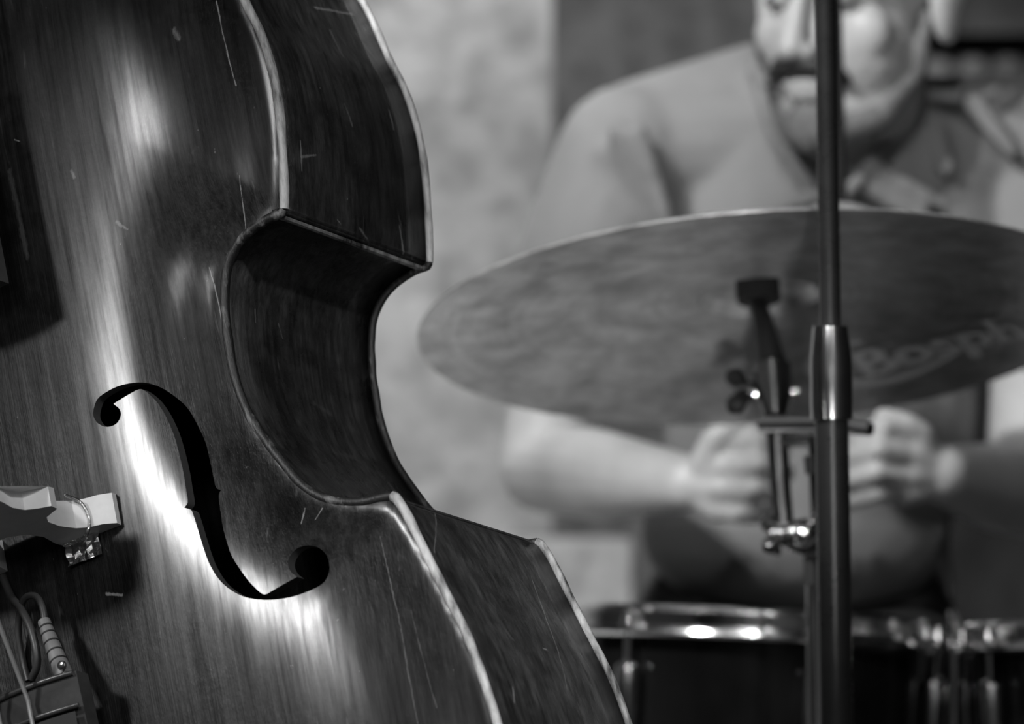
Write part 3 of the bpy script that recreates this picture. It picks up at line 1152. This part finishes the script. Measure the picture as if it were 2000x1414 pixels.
# tapered sleeve and tilter
s0 = bellh - nC * 0.027
A(tube('sleeve', [s0, s0 - nC * 0.002, P(1491, 630, ZC - 0.03), P(1505, 700, ZC - 0.045), P(1508, 722, ZC - 0.05)], [0.012, 0.0065, 0.0085, 0.0125, 0.015], M['black_plastic'], None, 20))
tl = A(tube('tilter', [P(1507, 712, ZT + 0.06), P(1508, 716, ZT + 0.06), P(1511, 760, ZT + 0.05), P(1513, 785, ZT + 0.04), P(1514, 815, ZT + 0.03)], [0.012, 0.0165, 0.0165, 0.013, 0.009], M['dark_chrome'], None, 20))
b_ = A(tube('bolt', [P(1470, 770, ZT + 0.05), P(1560, 764, ZT + 0.05)], 0.005, M['chrome'], None, 12))


def wing(name, c, ax_, up_, mat, s=1.0):
    """two-lobed wing nut"""
    bm = bmesh.new()
    side = ax_.cross(up_).normalized()
    for sg in (1, -1):
        pts = [c + up_ * (sg * 0.004 * s), c + up_ * (sg * 0.012 * s) + ax_ * 0.003 * s, c + up_ * (sg * 0.020 * s) + ax_ * 0.007 * s, c + up_ * (sg * 0.025 * s) + ax_ * 0.010 * s]
        bm_tube(bm, pts, [0.006 * s, 0.007 * s, 0.008 * s, 0.004 * s], 10)
    bm_tube(bm, [c - ax_ * 0.008 * s, c + ax_ * 0.006 * s], 0.008 * s, 14)
    return from_bm(name, bm, mat)


A(wing('wing_nut', P(1452, 764, ZT + 0.05), -X, (Y * 0.8 + Z * 0.6).normalized(), M['black_plastic'], 1.1))
# bracket: two chrome bars across, one slanted post, thin rod, lower clamp
A(tube('bracket_bar', [P(1484, 830, ZT + 0.02), P(1490, 829, ZT + 0.02), P(1606, 828, ZT - 0.03), P(1700, 838, ZT - 0.06)], [0.004, 0.0075, 0.0075, 0.006], M['chrome'], None, 16))
A(tube('bracket_bar', [P(1530, 857, ZT + 0.02), P(1612, 856, ZT - 0.02)], 0.0075, M['chrome'], None, 16))
A(tube('link_tube', [P(1514, 812, ZT + 0.02), P(1518, 850, ZT + 0.02), P(1524, 950, ZT + 0.015), P(1532, 1035, ZT + 0.01)], [0.008, 0.0095, 0.009, 0.0085], M['dark_chrome'], None, 18))
A(tube('link_rod', [P(1590, 850, ZT - 0.02), P(1588, 900, ZT - 0.02), P(1592, 1012, ZT)], [0.0045, 0.004, 0.004], M['dark_chrome'], None, 12))
A(tube('link_rod_cap', [P(1583, 890, ZT - 0.02), P(1587, 925, ZT - 0.02)], 0.0062, M['black_plastic'], None, 12))
A(tube('clamp_body', [P(1526, 1040, ZT + 0.01), P(1545, 1045, ZT), P(1570, 1048, ZT), P(1604, 1048, ZT)], [0.009, 0.0125, 0.016, 0.0125], M['dark_chrome'], None, 18))
bm = bmesh.new(); bmesh.ops.create_uvsphere(bm, u_segments=20, v_segments=12, radius=0.0115)
for v in bm.verts: v.co += P(1572, 1046, ZT - 0.012)
A(from_bm('clamp_ball', bm, M['chrome']))
A(wing('wing_nut', P(1518, 1044, ZT), -X, (Z * 0.5 + Y * 0.86).normalized(), M['dark_chrome'], 1.0))
A(tube('lock_pin', [P(1512, 1050, ZT), P(1520, 1082, ZT), P(1523, 1084, ZT)], [0.003, 0.0035, 0.001], M['dark_chrome'], None, 10))
A(tube('clamp_screw', [P(1588, 1004, ZT - 0.014), P(1596, 1012, ZT - 0.014)], 0.007, M['chrome'], None, 12))
A(tube('rubber_sleeve', [P(1586, 1085, ZT), P(1588, 1140, ZT)], 0.0066 + 0.001, M['rubber'], None, 16))
A(tube('main_tube', [P(1585, 1020, ZT), P(1588, 1140, ZT), P(1596, 1414, ZT), Vector((tb.x, tb.y, 0.2))], [0.0058, 0.0058, 0.0085, 0.0095], M['chrome'], None, 18))
hub = Vector((tb.x, tb.y, 0.2))
A(lathe('leg_hub', hub - Z * 0.06, Z, [(0.0, 0), (0.02, 0), (0.02, 0.09), (0.012, 0.1), (0, 0.1)], M['chrome'], None, 20))
for k in range(3):
    a = math.radians(-20 + 120 * k)
    dd = Vector((math.cos(a), math.sin(a), 0))
    leg = A(tube('leg', [hub + dd * 0.015, hub + dd * 0.13 - Z * 0.1, Vector((hub.x, hub.y, 0.013)) + dd * 0.21], 0.007, M['chrome'], None, 10))
    ft = tube('rubber_foot', [Vector((hub.x, hub.y, 0.025)) + dd * 0.19, Vector((hub.x, hub.y, 0.0115)) + dd * 0.22], 0.0115, M['rubber'], leg, 10)


# ------------------------------------------------------------------ drums
def drum(label, c, nrm, R, H, az0, nl, legs_at):
    """c = centre of the upper head; az0 = bearing of the first lug seen from the audience"""
    root = empty('floor_tom', (c.x, c.y, 0))
    tag(root, label, 'drum')
    nrm = nrm.normalized()
    xv = (X - nrm * X.dot(nrm)).normalized(); yv = nrm.cross(xv)
    Kp = lambda o: rel(o, root)
    sh = Kp(lathe('shell', c, nrm, [(R - 0.008, -0.012), (R - 0.003, -0.012), (R - 0.003, -H + 0.012), (R - 0.008, -H + 0.012)], M['lacquer'], None, 72, True, 40))
    Kp(lathe('drum_head', c, nrm, [(0.0, -0.006), (R * 0.5, -0.006), (R - 0.002, -0.006), (R, -0.012), (R - 0.002, -0.012), (R * 0.5, -0.007), (0, -0.007)], M['drumhead'], None, 72, False, 40))
    Kp(lathe('drum_head', c - nrm * H, nrm, [(0.0, 0.006), (R * 0.5, 0.006), (R - 0.002, 0.006), (R, 0.012), (R - 0.002, 0.012), (R * 0.5, 0.007), (0, 0.007)], M['drumhead'], None, 72, False, 40))
    hp = [(R + 0.001, -0.010), (R + 0.001, 0.006), (R + 0.0055, 0.0085), (R + 0.0075, 0.006), (R + 0.0035, 0.003), (R + 0.003, -0.009), (R + 0.012, -0.0125), (R + 0.0135, -0.0165), (R + 0.011, -0.0195), (R + 0.009, -0.016), (R + 0.002, -0.0125)]
    Kp(lathe('hoop', c, nrm, hp, M['chrome'], None, 96, True, 40))
    Kp(lathe('hoop', c - nrm * H, nrm, [(r, -h) for r, h in hp], M['chrome'], None, 96, True, 40))
    for k in range(nl):
        a = math.radians(az0 + 360.0 / nl * k)
        rad = xv * math.sin(a) - yv * math.cos(a)
        tan = nrm.cross(rad)
        for top in (1, -1):
            b = c if top == 1 else c - nrm * H
            s = nrm * top
            lug = Kp(from_bm('lug', bm_tube(bmesh.new(), [b - s * q + rad * (R + w_) for q, w_ in ((0.045, 0.0065), (0.047, 0.0075), (0.06, 0.0085), (0.085, 0.008), (0.105, 0.006), (0.107, 0.003))], [0.0075, 0.0105, 0.0115, 0.0115, 0.009, 0.004], 14), M['chrome']))
            lug.data.polygons.foreach_set('use_smooth', [True] * len(lug.data.polygons))
            tr_ = tube('tension_rod', [b - s * 0.05 + rad * (R + 0.0085), b - s * 0.02 + rad * (R + 0.009), b - s * 0.0125 + rad * (R + 0.009)], 0.0032, M['chrome'], lug, 10)
            tube('rod_head', [b - s * 0.0125 + rad * (R + 0.0095), b - s * 0.0085 + rad * (R + 0.0095), b + s * 0.003 + rad * (R + 0.0095)], [0.0065, 0.0065, 0.0042], M['chrome'], lug, 10)
    for a, ztop in legs_at:
        a = math.radians(a)
        rad = xv * math.sin(a) - yv * math.cos(a)
        bb = c - nrm * (H * 0.5) + rad * (R + 0.002)
        Kp(from_bm('leg_bracket', bm_box(bmesh.new(), bb + rad * 0.010, rad, nrm.cross(rad), nrm, 0.026, 0.034, 0.05, 0.006), M['chrome']))
        lp = bb + rad * 0.014
        leg = Kp(tube('leg', [Vector((lp.x, lp.y, ztop)), Vector((lp.x, lp.y, 0.13)), Vector((lp.x, lp.y, 0.04)) + rad * 0.03, Vector((lp.x, lp.y, 0.01)) + rad * 0.04], 0.006, M['chrome'], None, 12))
        tube('rubber_foot', [Vector((lp.x, lp.y, 0.035)) + rad * 0.032, Vector((lp.x, lp.y, 0.0125)) + rad * 0.042], 0.0125, M['rubber'], leg, 10)
    return root


d1c = P(1470, 1214, 6.60)
drum('black lacquered drum with chrome hoop directly below the ride cymbal', d1c, cw((0.045, 0.055, 1)), 0.160, 0.30, -42, 6, [(-70, d1c.z - 0.06), (135, d1c.z - 0.08), (-160, d1c.z - 0.08)])
d2c = P(2275, 1228, 6.52)
drum('black drum with chrome hoop and leg rod beside the seated man, away from the bass', d2c, cw((-0.02, 0.05, 1)), 0.175, 0.34, -62, 8, [(-90, P(0, 1192, 6.52).z), (20, d2c.z - 0.06), (150, d2c.z - 0.06)])

# ------------------------------------------------------------------ drummer
ZD = 7.0
kd = FPX / ZD


def HP(x, y, dd=0.0):
    return P(x, y, ZD + dd)


person = empty('person', (P(1560, 1300, 7.05).x, 7.05, 0))
tag(person, 'bearded man in light grey shirt sitting behind the drums with hands together', 'person')


def bm_ell(bm, c, r, rot=None, sub=3):
    q = bmesh.ops.create_icosphere(bm, subdivisions=sub, radius=1.0)
    for v in q['verts']:
        p = Vector((v.co.x * r[0], v.co.y * r[1], v.co.z * r[2])) * (HS if rot is not None else 1.0)
        v.co = Vector(c) + (rot @ p if rot is not None else p)


def bm_cone(bm, a, b, ra, rb, sub=2):
    """tapered limb segment with round ends"""
    a, b = Vector(a), Vector(b)
    L = (b - a).length
    n = max(2, int(L / (0.5 * min(ra, rb))) + 1)
    pts, rad = [], []
    ax_ = (b - a).normalized()
    for q in (-0.94, -0.7, -0.35):
        pts.append(a + ax_ * ra * q); rad.append(ra * math.sqrt(1 - q * q))
    for i in range(n + 1):
        t = i / n
        pts.append(a.lerp(b, t)); rad.append(ra + (rb - ra) * t)
    for q in (0.35, 0.7, 0.94):
        pts.append(b + ax_ * rb * q); rad.append(rb * math.sqrt(1 - q * q))
    bm_tube(bm, pts, rad, 16)


def chain(bm, pts, rad):
    for i in range(len(pts) - 1):
        bm_cone(bm, pts[i], pts[i + 1], rad[i], rad[i + 1])


def fuse(name, bm, voxel, mat, root, smooth_it=3):
    """one continuous skin around overlapping volumes"""
    bmesh.ops.recalc_face_normals(bm, faces=bm.faces)
    me = bpy.data.meshes.new(name + '_volumes'); bm.to_mesh(me); bm.free()
    o = bpy.data.objects.new(name, me); COL.objects.link(o)
    m = o.modifiers.new('remesh', 'REMESH'); m.mode = 'VOXEL'; m.voxel_size = voxel; m.use_smooth_shade = True
    if smooth_it:
        s = o.modifiers.new('smooth', 'SMOOTH'); s.factor = 0.5; s.iterations = smooth_it
    dg = bpy.context.evaluated_depsgraph_get(); dg.update()
    me2 = bpy.data.meshes.new_from_object(o.evaluated_get(dg))
    bpy.data.objects.remove(o); bpy.data.meshes.remove(me)
    o = link(name, me2, mat, None, True)
    return rel(o, root)


# head frame: faces the audience, turned towards the bass, tilted down
hc = HP(1662, -12, -0.02)
HS = 1.08
HR = Matrix.Rotation(math.radians(1), 3, 'Y') @ Matrix.Rotation(math.radians(-33), 3, 'Z') @ Matrix.Rotation(math.radians(8), 3, 'X')


def HD(x, y, z):
    """head coordinates (left-right as seen, towards face negative y, up)"""
    return hc + HR @ Vector((x, y, z)) * HS


bm = bmesh.new()
bm_ell(bm, HD(0, 0.015, 0.03), (0.077, 0.096, 0.098), HR)           # skull
bm_ell(bm, HD(0, -0.02, -0.045), (0.068, 0.07, 0.075), HR)          # mid face
bm_ell(bm, HD(0, -0.035, -0.093), (0.050, 0.048, 0.036), HR)        # jaw
bm_ell(bm, HD(0, -0.070, -0.108), (0.024, 0.02, 0.02), HR)          # chin
for s in (-1, 1):
    bm_ell(bm, HD(s * 0.042, -0.052, -0.032), (0.026, 0.019, 0.026), HR)    # cheekbone
    bm_ell(bm, HD(s * 0.030, -0.078, 0.020), (0.024, 0.014, 0.009), HR)     # brow
    bm_ell(bm, HD(s * 0.088, 0.014, -0.014), (0.012, 0.022, 0.036), HR)     # ear
    bm_ell(bm, HD(s * 0.096, 0.022, 0.006), (0.009, 0.022, 0.024), HR)
    bm_ell(bm, HD(s * 0.012, -0.100, -0.046), (0.009, 0.011, 0.008), HR)    # nostril
    bm_cone(bm, HD(s * 0.056, 0.0, -0.055), HD(s * 0.03, -0.05, -0.105), 0.020, 0.018)  # jaw line
chain(bm, [HD(0, -0.084, 0.016), HD(0, -0.098, -0.018), HD(0, -0.110, -0.042)], [0.008, 0.010, 0.0125])   # nose
bm_ell(bm, HD(0, -0.088, -0.072), (0.026, 0.010, 0.006), HR)        # lips
bm_ell(bm, HD(0, -0.086, -0.083), (0.022, 0.010, 0.007), HR)
nb = HP(1660, 330, 0.10)
bm_cone(bm, HD(0, 0.02, -0.07), nb, 0.058, 0.066)                   # neck
# trunk under the shirt
shR, shL = HP(1225, 300, 0.06), HP(2060, 285, 0.08)
bm_cone(bm, shR, shL, 0.050, 0.050)
bm_ell(bm, HP(1640, 520, 0.09), (0.165, 0.095, 0.19))
bm_ell(bm, HP(1580, 980, 0.06), (0.13, 0.10, 0.18))
hipR, hipL = HP(1430, 1330, 0.10), HP(1690, 1330, 0.10)
bm_ell(bm, HP(1560, 1290, 0.08), (0.14, 0.10, 0.10))
# arms
elR, wrR = HP(1062, 915, -0.02), HP(1345, 945, -0.245)
elL, wrL = HP(2010, 965, 0.02), HP(1838, 925, -0.24)
chain(bm, [shR, HP(1120, 600, 0.03), elR], [0.058, 0.050, 0.042])
chain(bm, [elR, elR.lerp(wrR, 0.35), wrR], [0.042, 0.044, 0.027])
chain(bm, [shL, HP(2040, 600, 0.05), elL], [0.058, 0.050, 0.042])
chain(bm, [elL, elL.lerp(wrL, 0.35), wrL], [0.042, 0.043, 0.027])


def hand(bm, wr, base_px, tips, thumb, dd0):
    """palm with four unequal bent fingers and a thumb, laid out from pixel paths with depth"""
    for path, r in tips:
        pts = [HP(*q) for q in path]
        chain(bm, pts, [r, r, r * 0.94, r * 0.84][:len(pts)])
    chain(bm, [HP(*q) for q in thumb], [0.014, 0.0115, 0.010, 0.0085][:len(thumb)])
    k0 = [HP(*path[0]) for path, _ in tips]
    for q in k0:
        bm_cone(bm, wr, q, 0.019, 0.012)


hand(bm, wrR, None,
     [([(1420, 872, -0.262), (1478, 862, -0.283), (1520, 872, -0.268), (1528, 884, -0.246)], 0.0100),
      ([(1414, 912, -0.270), (1482, 908, -0.294), (1530, 916, -0.276), (1536, 926, -0.250)], 0.0103),
      ([(1408, 956, -0.270), (1476, 958, -0.292), (1524, 960, -0.274), (1530, 966, -0.250)], 0.0098),
      ([(1402, 998, -0.264), (1462, 1008, -0.282), (1504, 1004, -0.266), (1512, 1004, -0.246)], 0.0088)],
     [(1372, 905, -0.262), (1392, 858, -0.272), (1424, 830, -0.276), (1472, 822, -0.272)], 0)
hand(bm, wrL, None,
     [([(1784, 852, -0.262), (1728, 836, -0.285), (1676, 852, -0.270), (1660, 866, -0.25)], 0.0100),
      ([(1780, 890, -0.270), (1716, 878, -0.294), (1664, 892, -0.276), (1650, 902, -0.25)], 0.0103),
      ([(1776, 930, -0.270), (1712, 924, -0.292), (1662, 938, -0.274), (1650, 946, -0.25)], 0.0098),
      ([(1770, 966, -0.264), (1716, 964, -0.282), (1672, 978, -0.266), (1660, 984, -0.246)], 0.0088)],
     [(1806, 885, -0.255), (1800, 846, -0.266), (1772, 826, -0.274), (1724, 812, -0.272)], 0)
# legs inside the trousers
knR, knL = HP(1150, 1360, -0.22), HP(1862, 1370, -0.16)
anR, anL = Vector((knR.x - 0.02, knR.y - 0.02, 0.10)), Vector((knL.x + 0.01, knL.y - 0.02, 0.10))
for hp_, kn_, an_ in ((hipR, knR, anR), (hipL, knL, anL)):
    chain(bm, [hp_, kn_, an_], [0.072, 0.05, 0.034])
body = fuse('body', bm, 0.0042, M['skin'], person, 2)
body['label'] = 'bare forearms, clasped hands, neck and bearded face'

# eyes
for s in (-1, 1):
    e = bmesh.new(); bm_ell(e, HD(s * 0.033, -0.074, 0.002), (0.013, 0.010, 0.0085), HR)
    eye = rel(from_bm('eye', e, M['white_eye']), person)
    e = bmesh.new(); bm_ell(e, HD(s * 0.033, -0.0825, -0.001), (0.0055, 0.003, 0.0055), HR)
    i_ = from_bm('iris', e, M['iris']); i_.parent = eye
    e = bmesh.new(); chain(e, [HD(s * 0.014, -0.098, 0.021), HD(s * 0.034, -0.094, 0.029), HD(s * 0.055, -0.078, 0.022)], [0.005, 0.006, 0.004])
    rel(from_bm('eyebrow', e, M['hair']), person)
# beard, moustache, hair
e = bmesh.new()
for s in (-1, 1):
    chain(e, [HD(0.002 * s, -0.100, -0.055), HD(s * 0.018, -0.096, -0.058), HD(s * 0.032, -0.084, -0.066), HD(s * 0.038, -0.077, -0.074)], [0.010, 0.0105, 0.008, 0.004])
rel(fuse('moustache', e, 0.003, M['hair'], person, 1), person)
e = bmesh.new()
bm_ell(e, HD(0, -0.078, -0.112), (0.026, 0.020, 0.026), HR)
for s in (-1, 1):
    chain(e, [HD(s * 0.02, -0.072, -0.116), HD(s * 0.045, -0.042, -0.106), HD(s * 0.066, -0.004, -0.068), HD(s * 0.076, 0.0, -0.02)], [0.017, 0.016, 0.011, 0.005])
rel(fuse('beard', e, 0.004, M['beard'], person, 2), person)
e = bmesh.new()
bm_ell(e, HD(0, 0.03, 0.055), (0.084, 0.095, 0.088), HR)
bm_ell(e, HD(0, 0.06, -0.005), (0.078, 0.055, 0.06), HR)
rel(fuse('hair', e, 0.005, M['hair'], person, 2), person)

# shirt: trunk, sleeves, folds; opened at the neck
e = bmesh.new()
bm_cone(e, HP(1260, 292, 0.07), HP(2040, 275, 0.085), 0.062, 0.066)
bm_cone(e, HP(1490, 190, 0.12), HP(1250, 270, 0.08), 0.055, 0.058)
bm_cone(e, HP(1830, 258, 0.10), HP(2040, 285, 0.08), 0.05, 0.06)
bm_ell(e, HP(1640, 500, 0.085), (0.185, 0.115, 0.20))
bm_ell(e, HP(1600, 800, 0.07), (0.155, 0.115, 0.20))
bm_ell(e, HP(1556, 1040, 0.02), (0.150, 0.115, 0.088))
chain(e, [HP(1225, 300, 0.06), HP(1140, 520, 0.04), HP(1100, 680, 0.02)], [0.068, 0.066, 0.064])
chain(e, [HP(2060, 285, 0.08), HP(2045, 520, 0.06), HP(2040, 680, 0.05)], [0.068, 0.066, 0.064])
for a, b, r in (((1208, 255, -0.022), (1270, 440, -0.005), 0.012), ((1245, 262, -0.026), (1305, 440, -0.02), 0.012), ((1180, 300, -0.005), (1240, 450, 0.0), 0.010),
                ((1480, 130, 0.05), (1545, 300, -0.02), 0.012), ((1640, 330, -0.05), (1800, 430, -0.035), 0.012), ((1690, 320, -0.05), (1840, 400, -0.03), 0.010),
                ((1800, 180, 0.045), (1850, 330, -0.01), 0.013), ((1600, 380, -0.05), (1420, 440, -0.03), 0.010), ((1900, 200, 0.0), (1980, 300, 0.0), 0.012),
                ((1840, 1040, -0.03), (1858, 1170, 0.0), 0.008)):
    bm_cone(e, HP(*a), HP(*b), r, r * 0.7)
shirt = fuse('shirt', e, 0.006, M['shirt'], person, 3)
bm = bmesh.new(); bm.from_mesh(shirt.data)
NECK = np.array([(1440, -80), (1478, 60), (1484, 140), (1510, 240), (1552, 325), (1612, 395), (1672, 345), (1722, 275), (1762, 190), (1790, 120), (1840, -80)], float)
cen_, dep_ = [], []
for f in bm.faces:
    c_ = R3.transposed() @ (f.calc_center_median() - Vector((0, 0, CAMZ)))
    cen_.append((c_.x / c_.y * FPX + 1000, 707 - c_.z / c_.y * FPX)); dep_.append(c_.y)
cen_ = np.array(cen_); dep_ = np.array(dep_)
km = inside(cen_, NECK) & ((dep_ < 7.12) | (cen_[:, 1] < 150))
bm.faces.ensure_lookup_table()
kill = [bm.faces[i] for i in np.nonzero(km)[0]]
bmesh.ops.delete(bm, geom=kill, context='FACES')
bm.to_mesh(shirt.data); bm.free()
m = shirt.modifiers.new('cloth', 'SOLIDIFY'); m.thickness = 0.003; m.offset = -1
shirt['label'] = 'light grey short-sleeved shirt with faint print'
# collar band following the opening
dg = bpy.context.evaluated_depsgraph_get()
bvh_s = BVHTree.FromPolygons([v.co.copy() for v in shirt.data.vertices], [tuple(p.vertices) for p in shirt.data.polygons])
off = person.location
col_pts = []
for q in ((1474, 90), (1482, 145), (1505, 240), (1547, 328), (1612, 402), (1677, 350), (1728, 280), (1770, 195), (1796, 130)):
    o0 = Vector((0, 0, CAMZ)); dr = (P(q[0], q[1], 1) - o0).normalized()
    hit = bvh_s.ray_cast(o0, dr)
    nr = bvh_s.find_nearest(P(q[0], q[1], 6.96))
    p = hit[0] if (hit[0] is not None and hit[0].y < 7.06) else nr[0]
    col_pts.append(p)
cb = tube('collar', [Vector(p) for p in spline([tuple(p) for p in col_pts], 4)], 0.0075, M['shirt'], None, 10)
rel(cb, person)

# faint print on the belly of the shirt
for txt, px0, py0, sz in (('JIN', 1395, 1102, 0.021), ('ERAN', 1662, 1118, 0.021)):
    vs, fs = text_mesh(txt, sz, 0, 1.9)
    vv = []
    for v in vs:
        q = (px0 + v.x * kd, py0 - v.y * kd)
        o0 = Vector((0, 0, CAMZ)); dr = (P(q[0], q[1], 1) - o0).normalized()
        hit = bvh_s.ray_cast(o0, dr)
        vv.append((hit[0] if hit[0] is not None else P(q[0], q[1], 6.9)) - dr * 0.0015)
    pr = pydata('shirt_lettering', vv, fs, M['print'], None, False)
    rel(pr, person); pr.parent = shirt; pr.location = (0, 0, 0)

# trousers and shoes
e = bmesh.new()
bm_ell(e, HP(1552, 1235, 0.075), (0.160, 0.125, 0.115))
for hp_, kn_, an_ in ((hipR, knR, anR), (hipL, knL, anL)):
    chain(e, [hp_, kn_, an_ + Z * 0.0], [0.088, 0.066, 0.052])
rel(fuse('trousers', e, 0.008, M['trousers'], person, 3), person)
for an_ in (anR, anL):
    e = bmesh.new()
    bm_cone(e, Vector((an_.x, an_.y + 0.02, 0.052)), Vector((an_.x, an_.y - 0.13, 0.04)), 0.046, 0.036)
    bm_ell(e, Vector((an_.x, an_.y + 0.01, 0.08)), (0.045, 0.05, 0.05))
    for v in e.verts:
        v.co.z = max(v.co.z, 0.004)
    rel(fuse('shoe', e, 0.006, M['rubber'], person, 2), person)

# stool
st = empty('drum_stool', (HP(1556, 1300, 0.12).x, 7.14, 0))
tag(st, 'round black drum stool under the seated drummer', 'stool')
sz_ = hipR.z - 0.125
rel(lathe('seat', (st.location.x, st.location.y, sz_ - 0.07), Z, [(0.0, 0), (0.15, 0), (0.165, 0.02), (0.165, 0.05), (0.15, 0.066), (0.0, 0.07)], M['vinyl'], None, 40), st)
rel(tube('post', [(st.location.x, st.location.y, sz_ - 0.06), (st.location.x, st.location.y, 0.1)], 0.014, M['chrome'], None, 16), st)
for k in range(3):
    a = math.radians(90 + 120 * k)
    dd = Vector((math.cos(a), math.sin(a), 0)); b0 = Vector((st.location.x, st.location.y, 0))
    leg = rel(tube('leg', [b0 + Z * 0.2 + dd * 0.012, b0 + Z * 0.012 + dd * 0.2], 0.008, M['chrome'], None, 10), st)
